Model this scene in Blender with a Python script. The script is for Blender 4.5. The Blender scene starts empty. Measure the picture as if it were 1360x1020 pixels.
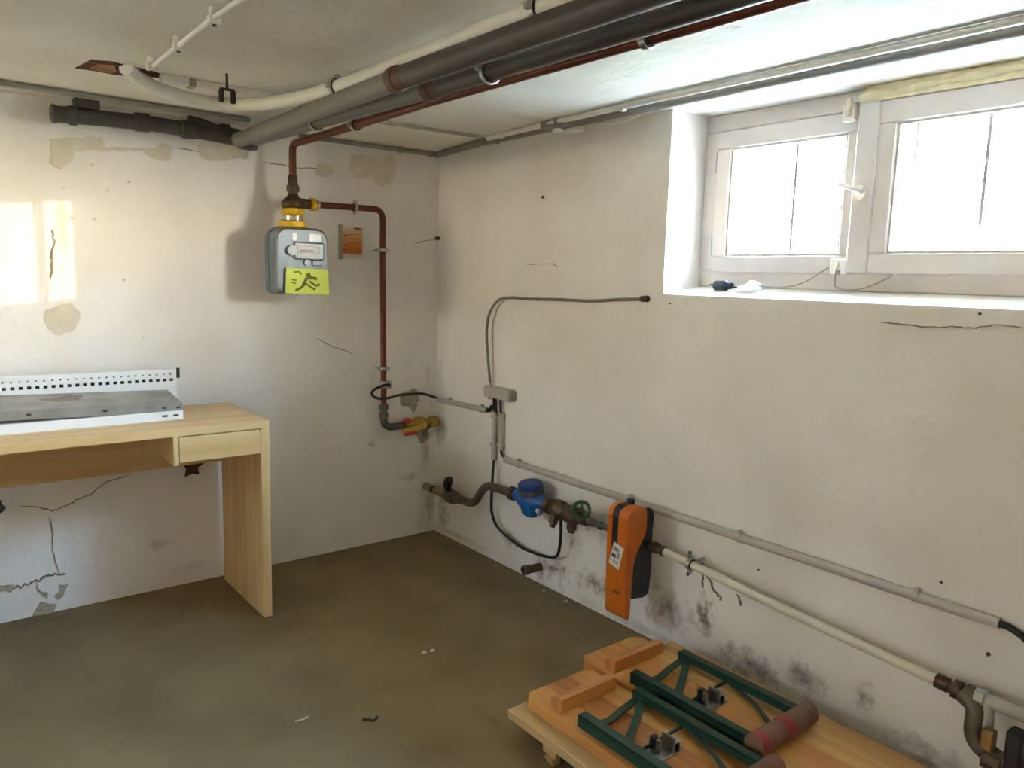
import bpy, math, random
from mathutils import Vector, Matrix, noise
random.seed(7)
SC = bpy.context.scene
COL = SC.collection
V = Vector

# ------------------------------------------------------------------ camera
CAM = V((-2.0599, -3.1742, 1.2885))
YAW, PITCH, ROLL, FPX = 0.6753, -0.1385, 0.0283, 1016.28
cd = bpy.data.cameras.new('camera')
cam = bpy.data.objects.new('camera', cd)
COL.objects.link(cam)
fw = V((math.sin(YAW) * math.cos(PITCH), math.cos(YAW) * math.cos(PITCH), math.sin(PITCH)))
rt = V((math.cos(YAW), -math.sin(YAW), 0))
up = rt.cross(fw)
r2 = rt * math.cos(ROLL) + up * math.sin(ROLL)
u2 = up * math.cos(ROLL) - rt * math.sin(ROLL)
M = Matrix((r2, u2, -fw)).transposed().to_4x4()
M.translation = CAM
cam.matrix_world = M
cd.sensor_fit = 'HORIZONTAL'
cd.sensor_width = 36.0
cd.lens = FPX / 1360 * 36.0
cd.clip_start = 0.02
SC.camera = cam

# ------------------------------------------------------------------ world, sun, exposure
SKY = 60.0
world = bpy.data.worlds.new('sky')
SC.world = world
world.use_nodes = True
nt = world.node_tree
nt.nodes.clear()
wo = nt.nodes.new('ShaderNodeOutputWorld')
bg = nt.nodes.new('ShaderNodeBackground')
tc = nt.nodes.new('ShaderNodeTexCoord')
sp = nt.nodes.new('ShaderNodeSeparateXYZ')
rp = nt.nodes.new('ShaderNodeValToRGB')
nt.links.new(tc.outputs['Generated'], sp.inputs[0])
nt.links.new(sp.outputs['Z'], rp.inputs[0])
rp.color_ramp.elements[0].position = 0.0
rp.color_ramp.elements[0].color = (1.0, 0.88, 0.70, 1)
rp.color_ramp.elements[1].position = 0.62
rp.color_ramp.elements[1].color = (0.28, 0.53, 1.0, 1)
e = rp.color_ramp.elements.new(0.14)
e.color = (0.95, 0.90, 0.80, 1)
e = rp.color_ramp.elements.new(0.36)
e.color = (0.50, 0.71, 1.0, 1)
nt.links.new(rp.outputs[0], bg.inputs[0])
bg.inputs[1].default_value = SKY
nt.links.new(bg.outputs[0], wo.inputs[0])

sl = bpy.data.lights.new('sun', 'SUN')
sun = bpy.data.objects.new('sun', sl)
COL.objects.link(sun)
sl.energy = 0.9
sl.angle = 0.004
sl.color = (1.0, 0.84, 0.52)
sdir = V((-1.098, 1.0, -0.138))
sun.rotation_euler = sdir.to_track_quat('-Z', 'Y').to_euler()
sun.location = (6, -6, 5)

vs = SC.view_settings
vs.view_transform = 'Standard'
vs.look = 'None'
vs.exposure = 2.5
vs.gamma = 1.0
vs.use_curve_mapping = False
SC.cycles.diffuse_bounces = 8
SC.cycles.max_bounces = 14
SC.cycles.transparent_max_bounces = 16

# sampling portals in the window openings (steer sky light only, emit nothing)
def portal(name, loc, direction, sx, sy):
    l = bpy.data.lights.new(name, 'AREA')
    l.shape = 'RECTANGLE'
    l.size, l.size_y = sx, sy
    l.cycles.is_portal = True
    o = bpy.data.objects.new(name, l)
    COL.objects.link(o)
    o.location = loc
    z = -V(direction)
    x = V((0, 0, 1)).cross(z)
    o.rotation_euler = Matrix((x, V((0, 0, 1)), z)).transposed().to_euler()
portal('window_portal', (0.43, -2.05, 1.55), (-1, 0, 0), 1.2, 0.56)
portal('fill_window_portal', (-3.89, -0.525, 1.575), (1, 0, 0), 0.85, 0.45)  # portal of the added fill-light window

# ------------------------------------------------------------------ materials
def lin(h):
    h = h.lstrip('#')
    c = [int(h[i:i + 2], 16) / 255 for i in (0, 2, 4)]
    return tuple(x / 12.92 if x <= 0.04045 else ((x + 0.055) / 1.055) ** 2.4 for x in c) + (1,)

MATS = {}
def mat(name, col, rough=0.55, metal=0.0, var=0.12, scale=14.0, bump=0.0, bscale=60.0, col2=None, stretch=None, spec=0.5):
    if name in MATS:
        return MATS[name]
    m = bpy.data.materials.new(name)
    m.use_nodes = True
    t = m.node_tree
    b = t.nodes['Principled BSDF']
    b.inputs['Roughness'].default_value = rough
    b.inputs['Metallic'].default_value = metal
    b.inputs['Specular IOR Level'].default_value = spec
    c = lin(col) if isinstance(col, str) else tuple(col) + (1,)
    g = t.nodes.new('ShaderNodeNewGeometry')
    mp = t.nodes.new('ShaderNodeMapping')
    if stretch:
        mp.inputs['Scale'].default_value = stretch
    t.links.new(g.outputs['Position'], mp.inputs[0])
    n = t.nodes.new('ShaderNodeTexNoise')
    n.inputs['Scale'].default_value = scale
    n.inputs['Detail'].default_value = 5
    t.links.new(mp.outputs[0], n.inputs['Vector'])
    r = t.nodes.new('ShaderNodeValToRGB')
    r.color_ramp.elements[0].position = 0.35
    r.color_ramp.elements[1].position = 0.68
    if col2:
        c2 = lin(col2)
        r.color_ramp.elements[0].color = c2
    else:
        r.color_ramp.elements[0].color = tuple(x * (1 - var) for x in c[:3]) + (1,)
    r.color_ramp.elements[1].color = tuple(min(1, x * (1 + var * (0.4 if not col2 else 0))) for x in c[:3]) + (1,)
    t.links.new(n.outputs['Fac'], r.inputs[0])
    t.links.new(r.outputs[0], b.inputs['Base Color'])
    if bump:
        n2 = t.nodes.new('ShaderNodeTexNoise')
        n2.inputs['Scale'].default_value = bscale
        n2.inputs['Detail'].default_value = 4
        t.links.new(mp.outputs[0], n2.inputs['Vector'])
        bp = t.nodes.new('ShaderNodeBump')
        bp.inputs['Strength'].default_value = bump
        bp.inputs['Distance'].default_value = 0.004
        t.links.new(n2.outputs['Fac'], bp.inputs['Height'])
        t.links.new(bp.outputs[0], b.inputs['Normal'])
    MATS[name] = m
    return m

def stain_nodes(t, prev, pos, blots):
    """mix irregular stains (own shape, own colour) over prev colour socket"""
    L = t.links
    for (c, r, col, strength, nscale, edge) in blots:
        s = t.nodes.new('ShaderNodeVectorMath'); s.operation = 'SUBTRACT'
        s.inputs[1].default_value = c
        L.new(pos, s.inputs[0])
        d = t.nodes.new('ShaderNodeVectorMath'); d.operation = 'DIVIDE'
        d.inputs[1].default_value = r
        L.new(s.outputs[0], d.inputs[0])
        ln = t.nodes.new('ShaderNodeVectorMath'); ln.operation = 'LENGTH'
        L.new(d.outputs[0], ln.inputs[0])
        n = t.nodes.new('ShaderNodeTexNoise')
        n.inputs['Scale'].default_value = nscale
        n.inputs['Detail'].default_value = 6
        n.inputs['Roughness'].default_value = 0.65
        L.new(pos, n.inputs['Vector'])
        ma = t.nodes.new('ShaderNodeMath'); ma.operation = 'MULTIPLY_ADD'   # noise*1.6 - len
        ma.inputs[1].default_value = 2.2
        L.new(n.outputs['Fac'], ma.inputs[0])
        ng = t.nodes.new('ShaderNodeMath'); ng.operation = 'MULTIPLY'
        ng.inputs[1].default_value = -1.0
        L.new(ln.outputs['Value'], ng.inputs[0])
        L.new(ng.outputs[0], ma.inputs[2])
        mr = t.nodes.new('ShaderNodeMapRange')
        mr.inputs['From Min'].default_value = 0.45
        mr.inputs['From Max'].default_value = 0.45 + edge * 1.45
        mr.inputs['To Max'].default_value = strength
        L.new(ma.outputs[0], mr.inputs['Value'])
        mx = t.nodes.new('ShaderNodeMix'); mx.data_type = 'RGBA'
        L.new(mr.outputs[0], mx.inputs['Factor'])
        L.new(prev, mx.inputs['A'])
        mx.inputs['B'].default_value = lin(col)
        prev = mx.outputs['Result']
    return prev

def plaster(name, base, dark, blots=(), bump=0.5, rough=0.85, spec=0.25, sc=(2.2, 9.0)):
    m = bpy.data.materials.new(name)
    m.use_nodes = True
    t = m.node_tree
    b = t.nodes['Principled BSDF']
    b.inputs['Roughness'].default_value = rough
    b.inputs['Specular IOR Level'].default_value = spec
    g = t.nodes.new('ShaderNodeNewGeometry')
    pos = g.outputs['Position']
    n = t.nodes.new('ShaderNodeTexNoise')
    n.inputs['Scale'].default_value = sc[0]
    n.inputs['Detail'].default_value = 7
    t.links.new(pos, n.inputs['Vector'])
    r = t.nodes.new('ShaderNodeValToRGB')
    r.color_ramp.elements[0].position = 0.32
    r.color_ramp.elements[1].position = 0.62
    r.color_ramp.elements[0].color = lin(dark)
    r.color_ramp.elements[1].color = lin(base)
    t.links.new(n.outputs['Fac'], r.inputs[0])
    out = stain_nodes(t, r.outputs[0], pos, blots)
    t.links.new(out, b.inputs['Base Color'])
    n2 = t.nodes.new('ShaderNodeTexNoise')
    n2.inputs['Scale'].default_value = sc[1]
    n2.inputs['Detail'].default_value = 8
    n2.inputs['Roughness'].default_value = 0.6
    t.links.new(pos, n2.inputs['Vector'])
    bp = t.nodes.new('ShaderNodeBump')
    bp.inputs['Strength'].default_value = bump
    bp.inputs['Distance'].default_value = 0.012
    t.links.new(n2.outputs['Fac'], bp.inputs['Height'])
    t.links.new(bp.outputs[0], b.inputs['Normal'])
    return m

def wood(name, c1, c2, axis=1, rough=0.5, scale=18.0, mixed=None):
    m = bpy.data.materials.new(name)
    m.use_nodes = True
    t = m.node_tree
    b = t.nodes['Principled BSDF']
    b.inputs['Roughness'].default_value = rough
    g = t.nodes.new('ShaderNodeNewGeometry')
    mp = t.nodes.new('ShaderNodeMapping')
    s = [1.0, 1.0, 1.0]
    s[axis] = 0.06
    mp.inputs['Scale'].default_value = s
    t.links.new(g.outputs['Position'], mp.inputs[0])
    n = t.nodes.new('ShaderNodeTexNoise')
    n.inputs['Scale'].default_value = scale * 2
    n.inputs['Detail'].default_value = 6
    n.inputs['Distortion'].default_value = 0.6
    t.links.new(mp.outputs[0], n.inputs['Vector'])
    r = t.nodes.new('ShaderNodeValToRGB')
    r.color_ramp.elements[0].position = 0.3
    r.color_ramp.elements[1].position = 0.7
    r.color_ramp.elements[0].color = lin(c1)
    r.color_ramp.elements[1].color = lin(c2)
    t.links.new(n.outputs['Fac'], r.inputs[0])
    t.links.new(r.outputs[0], b.inputs['Base Color'])
    return m

# ------------------------------------------------------------------ mesh helpers
class B:
    def __init__(s):
        s.v, s.f, s.sm = [], [], []
    def add(s, vs_, fs, smooth=False):
        o = len(s.v)
        s.v += [V(p) for p in vs_]
        s.f += [tuple(i + o for i in f) for f in fs]
        s.sm += [smooth] * len(fs)
        return s
    def box(s, lo, hi, bev=0.0, rot=None):
        lo, hi = V(lo), V(hi)
        lo, hi = V([min(a, b) for a, b in zip(lo, hi)]), V([max(a, b) for a, b in zip(lo, hi)])
        c = (lo + hi) / 2
        h = (hi - lo) / 2
        R = rot.to_3x3() if rot else Matrix.Identity(3)
        if bev <= 0:
            pts = [c + R @ V((x * h.x, y * h.y, z * h.z)) for x in (-1, 1) for y in (-1, 1) for z in (-1, 1)]
            return s.add(pts, [(0, 1, 3, 2), (4, 6, 7, 5), (0, 4, 5, 1), (2, 3, 7, 6), (0, 2, 6, 4), (1, 5, 7, 3)])
        bev = min(bev, min(h) * 0.95)
        pts, idx = [], {}
        for x in (-1, 1):
            for y in (-1, 1):
                for z in (-1, 1):
                    for a in range(3):
                        k = [h.x, h.y, h.z]
                        for q in range(3):
                            if q != a:
                                k[q] -= bev
                        idx[(x, y, z, a)] = len(pts)
                        pts.append(c + R @ V((x * k[0], y * k[1], z * k[2])))
        fs = []
        for sg in (-1, 1):
            q = [(sg, -1, -1, 0), (sg, 1, -1, 0), (sg, 1, 1, 0), (sg, -1, 1, 0)]
            fs.append([idx[k] for k in (q if sg > 0 else q[::-1])])
            q = [(-1, sg, -1, 1), (1, sg, -1, 1), (1, sg, 1, 1), (-1, sg, 1, 1)]
            fs.append([idx[k] for k in (q[::-1] if sg > 0 else q)])
            q = [(-1, -1, sg, 2), (1, -1, sg, 2), (1, 1, sg, 2), (-1, 1, sg, 2)]
            fs.append([idx[k] for k in (q if sg > 0 else q[::-1])])
        for a in (-1, 1):
            for b_ in (-1, 1):
                for (ax, p, q_) in ((0, 1, 2), (1, 0, 2), (2, 0, 1)):
                    def key(t_, who):
                        k = [0, 0, 0]
                        k[ax] = t_
                        k[p] = a
                        k[q_] = b_
                        return idx[(k[0], k[1], k[2], who)]
                    fs.append([key(-1, p), key(1, p), key(1, q_), key(-1, q_)])
        for x in (-1, 1):
            for y in (-1, 1):
                for z in (-1, 1):
                    fs.append([idx[(x, y, z, 0)], idx[(x, y, z, 1)], idx[(x, y, z, 2)]])
        return s.add(pts, fs)
    def lathe(s, o, d, prof, seg=24, cap=True):
        """prof: list of (distance along d, radius)"""
        o, d = V(o), V(d).normalized()
        a = d.orthogonal().normalized()
        b_ = d.cross(a)
        pts, fs = [], []
        for (t_, r_) in prof:
            for i in range(seg):
                w = 2 * math.pi * i / seg
                pts.append(o + d * t_ + (a * math.cos(w) + b_ * math.sin(w)) * r_)
        n = len(prof)
        for j in range(n - 1):
            for i in range(seg):
                k = (i + 1) % seg
                fs.append((j * seg + i, j * seg + k, (j + 1) * seg + k, (j + 1) * seg + i))
        s.add(pts, fs, True)
        if cap:
            s.add([], [])
            o0 = len(s.v) - len(pts)
            s.f.append(tuple(o0 + i for i in range(seg))[::-1]); s.sm.append(False)
            s.f.append(tuple(o0 + (n - 1) * seg + i for i in range(seg))); s.sm.append(False)
        return s
    def cyl(s, p0, p1, r, r1=None, seg=20):
        p0, p1 = V(p0), V(p1)
        return s.lathe(p0, p1 - p0, [(0, r), ((p1 - p0).length, r if r1 is None else r1)], seg)
    def tube(s, pts, r, seg=12, cap=True):
        pts = [V(p) for p in pts]
        n = len(pts)
        rr = r if isinstance(r, (list, tuple)) else [r] * n
        tang = []
        for i in range(n):
            a = pts[max(i - 1, 0)]
            c = pts[min(i + 1, n - 1)]
            tang.append((c - a).normalized())
        nrm = tang[0].orthogonal().normalized()
        out, fs = [], []
        for i in range(n):
            nrm = (nrm - tang[i] * nrm.dot(tang[i])).normalized()
            bn = tang[i].cross(nrm)
            for j in range(seg):
                w = 2 * math.pi * j / seg
                out.append(pts[i] + (nrm * math.cos(w) + bn * math.sin(w)) * rr[i])
        for i in range(n - 1):
            for j in range(seg):
                k = (j + 1) % seg
                fs.append((i * seg + j, i * seg + k, (i + 1) * seg + k, (i + 1) * seg + j))
        o0 = len(s.v)
        s.add(out, fs, True)
        if cap:
            s.f.append(tuple(o0 + j for j in range(seg))[::-1]); s.sm.append(False)
            s.f.append(tuple(o0 + (n - 1) * seg + j for j in range(seg))); s.sm.append(False)
        return s
    def torus(s, c, axis, R_, r_, seg=24, ring=10):
        c, d = V(c), V(axis).normalized()
        a = d.orthogonal().normalized()
        b_ = d.cross(a)
        pts, fs = [], []
        for i in range(seg):
            w = 2 * math.pi * i / seg
            e_ = a * math.cos(w) + b_ * math.sin(w)
            for j in range(ring):
                q = 2 * math.pi * j / ring
                pts.append(c + e_ * (R_ + r_ * math.cos(q)) + d * r_ * math.sin(q))
        for i in range(seg):
            for j in range(ring):
                i2, j2 = (i + 1) % seg, (j + 1) % ring
                fs.append((i * ring + j, i2 * ring + j, i2 * ring + j2, i * ring + j2))
        return s.add(pts, fs, True)
    def prism(s, poly, ext):
        """poly: list of 3D points (planar), ext: extrusion vector"""
        poly = [V(p) for p in poly]
        ext = V(ext)
        n = len(poly)
        pts = poly + [p + ext for p in poly]
        fs = [tuple(range(n))[::-1], tuple(range(n, 2 * n))]
        for i in range(n):
            j = (i + 1) % n
            fs.append((i, j, n + j, n + i))
        return s.add(pts, fs)
    def ball(s, c, r, seg=16, sc=(1, 1, 1)):
        n = 9
        prof = []
        pts, fs = [], []
        for j in range(n + 1):
            p = math.pi * j / n
            for i in range(seg):
                w = 2 * math.pi * i / seg
                pts.append(V(c) + V((math.sin(p) * math.cos(w) * sc[0], math.sin(p) * math.sin(w) * sc[1], math.cos(p) * sc[2])) * r)
        for j in range(n):
            for i in range(seg):
                k = (i + 1) % seg
                fs.append((j * seg + i, (j + 1) * seg + i, (j + 1) * seg + k, j * seg + k))
        return s.add(pts, fs, True)
    def build(s, name, m, parent=None, origin=None):
        me = bpy.data.meshes.new(name)
        if parent is not None:
            o0 = parent.matrix_world.translation.copy() if parent.parent is None else parent.parent.location + parent.location
        elif origin is not None:
            o0 = V(origin)
        else:
            xs = [p.x for p in s.v]; ys = [p.y for p in s.v]; zs = [p.z for p in s.v]
            o0 = V(((min(xs) + max(xs)) / 2, (min(ys) + max(ys)) / 2, min(zs)))
        if parent is not None:
            o0 = WL[parent.name]
        me.from_pydata([tuple(p - o0) for p in s.v], [], s.f)
        me.polygons.foreach_set('use_smooth', s.sm)
        me.materials.append(m)
        me.update()
        import bmesh
        bm = bmesh.new()
        bm.from_mesh(me)
        bmesh.ops.recalc_face_normals(bm, faces=bm.faces)
        bm.to_mesh(me)
        bm.free()
        if any(s.sm):
            me.set_sharp_from_angle(angle=math.radians(40))
        o = bpy.data.objects.new(name, me)
        COL.objects.link(o)
        if parent is not None:
            o.parent = parent
            WL[o.name] = o0
        else:
            o.location = o0
            WL[o.name] = o0
        return o
WL = {}

def bend(pts, r, n=7):
    """polyline with rounded corners of radius r"""
    pts = [V(p) for p in pts]
    out = [pts[0]]
    for i in range(1, len(pts) - 1):
        a, b_, c = pts[i - 1], pts[i], pts[i + 1]
        d1, d2 = (a - b_), (c - b_)
        k = min(r, d1.length * 0.48, d2.length * 0.48)
        p1, p2 = b_ + d1.normalized() * k, b_ + d2.normalized() * k
        for j in range(n + 1):
            t_ = j / n
            out.append(p1 * (1 - t_) ** 2 + b_ * 2 * t_ * (1 - t_) + p2 * t_ ** 2)
    out.append(pts[-1])
    return out

def spline(pts, n=6):
    pts = [V(p) for p in pts]
    q = [pts[0] * 2 - pts[1]] + pts + [pts[-1] * 2 - pts[-2]]
    out = []
    for i in range(1, len(q) - 2):
        p0, p1, p2, p3 = q[i - 1:i + 3]
        for j in range(n):
            t_ = j / n
            out.append(0.5 * ((2 * p1) + (p2 - p0) * t_ + (2 * p0 - 5 * p1 + 4 * p2 - p3) * t_ ** 2 + (3 * p1 - p0 - 3 * p2 + p3) * t_ ** 3))
    out.append(pts[-1])
    return out

def thing(name, loc, label, cat, group=None):
    o = bpy.data.objects.new(name, None)
    o.empty_display_size = 0.05
    COL.objects.link(o)
    o.location = loc
    WL[o.name] = V(loc)
    return tag(o, label, cat, group)
def tag(o, label, cat, group=None):
    o['label'] = label
    o['category'] = cat
    if group:
        o['group'] = group
    return o
def struct(o, label=None, cat=None):
    o['kind'] = 'structure'
    if label:
        o['label'] = label
    if cat:
        o['category'] = cat
    return o
def lab(o, label):
    o['label'] = label
    return o

# ------------------------------------------------------------------ room shell
H = 1.86
XL, YR = -3.7, -4.5          # far left and rear walls
PLB, PLD = '#e8e3dc', '#dbd4ca'
bl_left = [
    ((-1.59, 0, 1.40), (0.035, 1, 0.26), '#cdbf98', 0.5, 16, 0.3),
    ((-1.31, 0, 0.185), (0.09, 1, 0.05), '#8a7458', 0.6, 22, 0.8),
    ((-1.20, 0, 0.06), (0.12, 1, 0.05), '#b09b7d', 0.5, 16, 0.8),
    ((-0.06, 0, 0.42), (0.05, 1, 0.17), '#7f6647', 0.75, 30, 0.8),
    ((-0.15, 0, 0.30), (0.08, 1, 0.05), '#8a7256', 0.6, 24, 0.7),
    ((-0.18, 0, 0.55), (0.09, 1, 0.10), '#97805f', 0.45, 26, 0.8),
    ((-0.03, 0, 0.13), (0.05, 1, 0.16), '#6b5236', 0.75, 26, 0.8),
    ((-0.36, 0, 0.49), (0.04, 1, 0.025), '#7d6d58', 0.8, 60, 0.5),
    ((-0.05, 0, 0.80), (0.03, 1, 0.10), '#8d7c66', 0.5, 40, 0.7),
]
bl_right = [
    ((0, -0.08, 0.10), (1, 0.10, 0.11), '#5d4630', 0.85, 24, 0.6),
    ((0, -0.06, 0.20), (1, 0.05, 0.09), '#6a5138', 0.8, 26, 0.6),
    ((0, -0.02, 0.48), (1, 0.05, 0.14), '#8a7356', 0.5, 26, 0.9),
    ((0, -0.62, 0.13), (1, 0.16, 0.06), '#7c6a55', 0.75, 22, 0.5),
    ((0, -0.90, 0.09), (1, 0.20, 0.08), '#6f5c48', 0.85, 20, 0.5),
    ((0, -1.18, 0.11), (1, 0.22, 0.07), '#74624e', 0.8, 24, 0.5),
    ((0, -1.02, 0.24), (1, 0.09, 0.11), '#a08557', 0.55, 18, 0.7),
    ((0, -1.20, 0.32), (1, 0.14, 0.08), '#86735a', 0.55, 30, 0.6),
    ((0, -1.52, 0.14), (1, 0.17, 0.12), '#665746', 0.85, 18, 0.6),
    ((0, -1.68, 0.17), (1, 0.06, 0.13), '#6b5c4b', 0.85, 28, 0.4),
    ((0, -1.85, 0.08), (1, 0.20, 0.09), '#6a5b4a', 0.85, 20, 0.5),
    ((0, -2.05, 0.11), (1, 0.12, 0.11), '#635646', 0.85, 20, 0.6),
    ((0, -2.23, 0.14), (1, 0.05, 0.07), '#6f6252', 0.7, 34, 0.5),
    ((0, -2.40, 0.07), (1, 0.20, 0.06), '#796a58', 0.7, 26, 0.6),
    ((0, -0.16, 0.03), (1, 0.6, 0.025), '#6f5a42', 0.6, 16, 0.9),
    ((0, -1.7, 0.02), (1, 1.4, 0.035), '#6c5a46', 0.6, 14, 0.9),
]
bl_ceil = [
    ((-0.55, -2.05, H), (0.07, 0.05, 1), '#8b8574', 0.55, 40, 0.7),
    ((-0.28, -0.95, H), (0.16, 0.08, 1), '#a09a87', 0.5, 14, 0.9),
    ((-1.15, -1.15, H), (0.22, 0.25, 1), '#bdb59f', 0.5, 8, 0.9),
    ((-1.3, -1.9, H), (0.5, 0.25, 1), '#bcb49f', 0.5, 6, 0.9),
]
bl_floor = [
    ((-0.62, -0.10, 0), (0.09, 0.035, 1), '#3c3020', 0.85, 26, 0.6),
    ((-0.85, -0.55, 0), (0.10, 0.05, 1), '#4e402c', 0.5, 20, 0.8),
    ((-0.08, -0.25, 0), (0.10, 0.28, 1), '#3f3222', 0.7, 14, 0.8),
    ((-0.05, -1.05, 0), (0.10, 0.30, 1), '#54442f', 0.6, 24, 0.6),
    ((-1.7, -0.06, 0), (0.25, 0.05, 1), '#4a4032', 0.6, 24, 0.7),
    ((-0.78, -1.50, 0), (0.03, 0.14, 1), '#4d4231', 0.6, 14, 0.7),
]
M_left = plaster('plaster_left', PLB, PLD, bl_left)
M_right = plaster('plaster_right', PLB, PLD, bl_right)
M_ceil = plaster('plaster_ceiling', '#e8e5da', '#dad5c8', bl_ceil)
M_rear = plaster('plaster_rear', PLB, PLD)
M_floor = plaster('concrete_floor', '#82704a', '#705d3b', bl_floor, bump=0.12, rough=0.55, spec=0.35, sc=(3.0, 20.0))

def rough_grid(bld, org, du, dv, nu, nv, amp, nrm):
    """uneven plaster face: grid with low relief, edges pinned"""
    org, du, dv, nrm = V(org), V(du), V(dv), V(nrm)
    pts, fs = [], []
    for j in range(nv + 1):
        for i in range(nu + 1):
            p = org + du * (i / nu) + dv * (j / nv)
            k = 0.0 if i in (0, nu) or j in (0, nv) else amp * noise.noise(p * 2.3 + V((3, 1, 7)))
            pts.append(p + nrm * k)
    for j in range(nv):
        for i in range(nu):
            a = j * (nu + 1) + i
            fs.append((a, a + 1, a + nu + 2, a + nu + 1))
    bld.add(pts, fs, True)

# floor and ceiling slabs
b = B()
b.box((XL - .2, YR - .2, -0.15), (0.45, 0.2, 0.0))
floor = struct(b.build('floor', M_floor))
b = B()
b.box((XL - .2, YR - .2, H), (0.45, 0.2, H + 0.2))
ceiling = struct(b.build('ceiling', M_ceil))
# left wall (meter wall), plane y = 0
b = B()
rough_grid(b, (XL, 0, 0), (-XL, 0, 0), (0, 0, H), 60, 30, 0.004, (0, -1, 0))
b.box((XL - .2, 0.006, 0), (0.45, 0.2, H))
wall_left = struct(b.build('wall_left', M_left))
# right wall with window recess, plane x = 0
Y0, Y1 = -1.42, -2.68       # recess ends
ZS = 1.25                   # sill front
b = B()
rough_grid(b, (0, 0, 0), (0, YR, 0), (0, 0, ZS - 0.03), 70, 20, 0.004, (-1, 0, 0))
b.box((0.006, YR, 0), (0.42, 0, ZS - 0.03))
b.box((0.0, Y0, ZS - 0.03), (0.42, 0, H))
b.box((0.0, YR, ZS - 0.03), (0.42, Y1, H))
# rubble sill inside the recess, sloping
b.prism([(0, Y0, ZS - .03), (0, Y0, ZS - 0.004), (0.01, Y0, ZS), (0.195, Y0, 1.276), (0.195, Y0, ZS - .03)], (0, Y1 - Y0, 0))
b.box((0.195, Y1, ZS - .03), (0.42, Y0, 1.285))
b.box((0.235, Y0 - 0.075, 1.285), (0.42, Y0, H))          # outer reveals
b.box((0.235, Y1, 1.285), (0.42, Y1 + 0.07, H))
b.box((0.235, Y1, 1.80), (0.42, Y0, H))                   # outer lintel
wall_right = struct(b.build('wall_right', M_right))
# rear and far-left walls (outside the picture); the side wall has an opening added for fill light
SY0, SY1, SZ0, SZ1 = -0.95, -0.10, 1.35, 1.80
b = B()
b.box((XL - .2, YR - .2, 0), (XL, 0, SZ0))
b.box((XL - .2, YR - .2, SZ1), (XL, 0, H))
b.box((XL - .2, YR - .2, SZ0), (XL, SY0, SZ1))
b.box((XL - .2, SY1, SZ0), (XL, 0, SZ1))
struct(b.build('wall_side', M_rear))
b = B()
b.box((XL, YR - .2, 0), (0.42, YR, H))
struct(b.build('wall_rear', M_rear))

# ground outside
M_ground = plaster('outside_soil', '#8a7a5f', '#74664c', bump=0.5, sc=(4.0, 30.0))
b = B()
b.box((0.42, -14, 1.05), (16, 8, 1.15))
b.box((-12, -14, 1.05), (-3.9, 8, 1.15))
struct(b.build('ground_outside', M_ground))

# cracks, losses and filler patches on the plaster
M_crack = mat('crack_shadow', '#85786a', 0.95, var=0.2)
M_grit = mat('bare_render', '#a89d89', 0.95, var=0.25, scale=60, bump=0.6)
M_patch = mat('filler_plaster', '#d3c9b4', 0.9, var=0.1, scale=20, bump=0.3)
M_old_hole = mat('plug_hole_dark', '#4a4036', 0.9)
M_patch_y = mat('old_yellow_plaster', '#cdbf9c', 0.9, var=0.12, scale=26, bump=0.3)
def crack(wall, pts, w=0.003, axis='y', m=None, seed=0):
    """thin irregular crack ribbon a hair proud of the uneven plaster"""
    rnd = random.Random(seed)
    fine = []
    for i in range(len(pts) - 1):
        for k in range(5):
            t_ = k / 5
            a, c = pts[i], pts[i + 1]
            fine.append((a[0] + (c[0] - a[0]) * t_ + rnd.uniform(-1, 1) * w * 0.9, a[1] + (c[1] - a[1]) * t_ + rnd.uniform(-1, 1) * w * 0.9))
    fine.append(pts[-1])
    n = len(fine)
    bb = B()
    top, bot = [], []
    for i, (u, z) in enumerate(fine):
        a = fine[max(i - 1, 0)]; c = fine[min(i + 1, n - 1)]
        d = V((c[0] - a[0], c[1] - a[1])).normalized()
        k = w * 0.5 * (0.5 + 0.8 * rnd.random()) * (0.3 if i in (0, n - 1) else 1)
        top.append((u - d.y * k, z + d.x * k)); bot.append((u + d.y * k, z - d.x * k))
    off = -0.0045
    P = (lambda q: (q[0], off, q[1])) if axis == 'y' else (lambda q: (off, q[0], q[1]))
    Q = (lambda q: (q[0], 0.004, q[1])) if axis == 'y' else (lambda q: (0.004, q[0], q[1]))
    vs_ = [P(q) for q in top] + [P(q) for q in bot] + [Q(q) for q in top] + [Q(q) for q in bot]
    fs = []
    for i in range(n - 1):
        fs += [(i, i + 1, n + i + 1, n + i), (i, i + 1, 2 * n + i + 1, 2 * n + i), (n + i, n + i + 1, 3 * n + i + 1, 3 * n + i)]
    bb.add(vs_, fs)
    return bb.build('crack', m or M_crack, wall)
def patch(wall, pts, name, m, axis='y', off=0.0046, seed=1):
    rnd = random.Random(seed)
    fine = []
    n = len(pts)
    for i in range(n):
        a, c = pts[i], pts[(i + 1) % n]
        L_ = math.hypot(c[0] - a[0], c[1] - a[1])
        k = max(1, int(L_ / 0.015))
        for j in range(k):
            t_ = j / k
            jit = 0.004 if k > 1 else 0.002
            fine.append((a[0] + (c[0] - a[0]) * t_ + rnd.uniform(-jit, jit), a[1] + (c[1] - a[1]) * t_ + rnd.uniform(-jit, jit)))
    bb = B()
    if axis == 'y':
        bb.prism([(u, -off, z) for u, z in fine], (0, off + 0.003, 0))
    else:
        bb.prism([(-off, u, z) for u, z in fine], (off + 0.003, 0, 0))
    return bb.build(name, m, wall)

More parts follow.
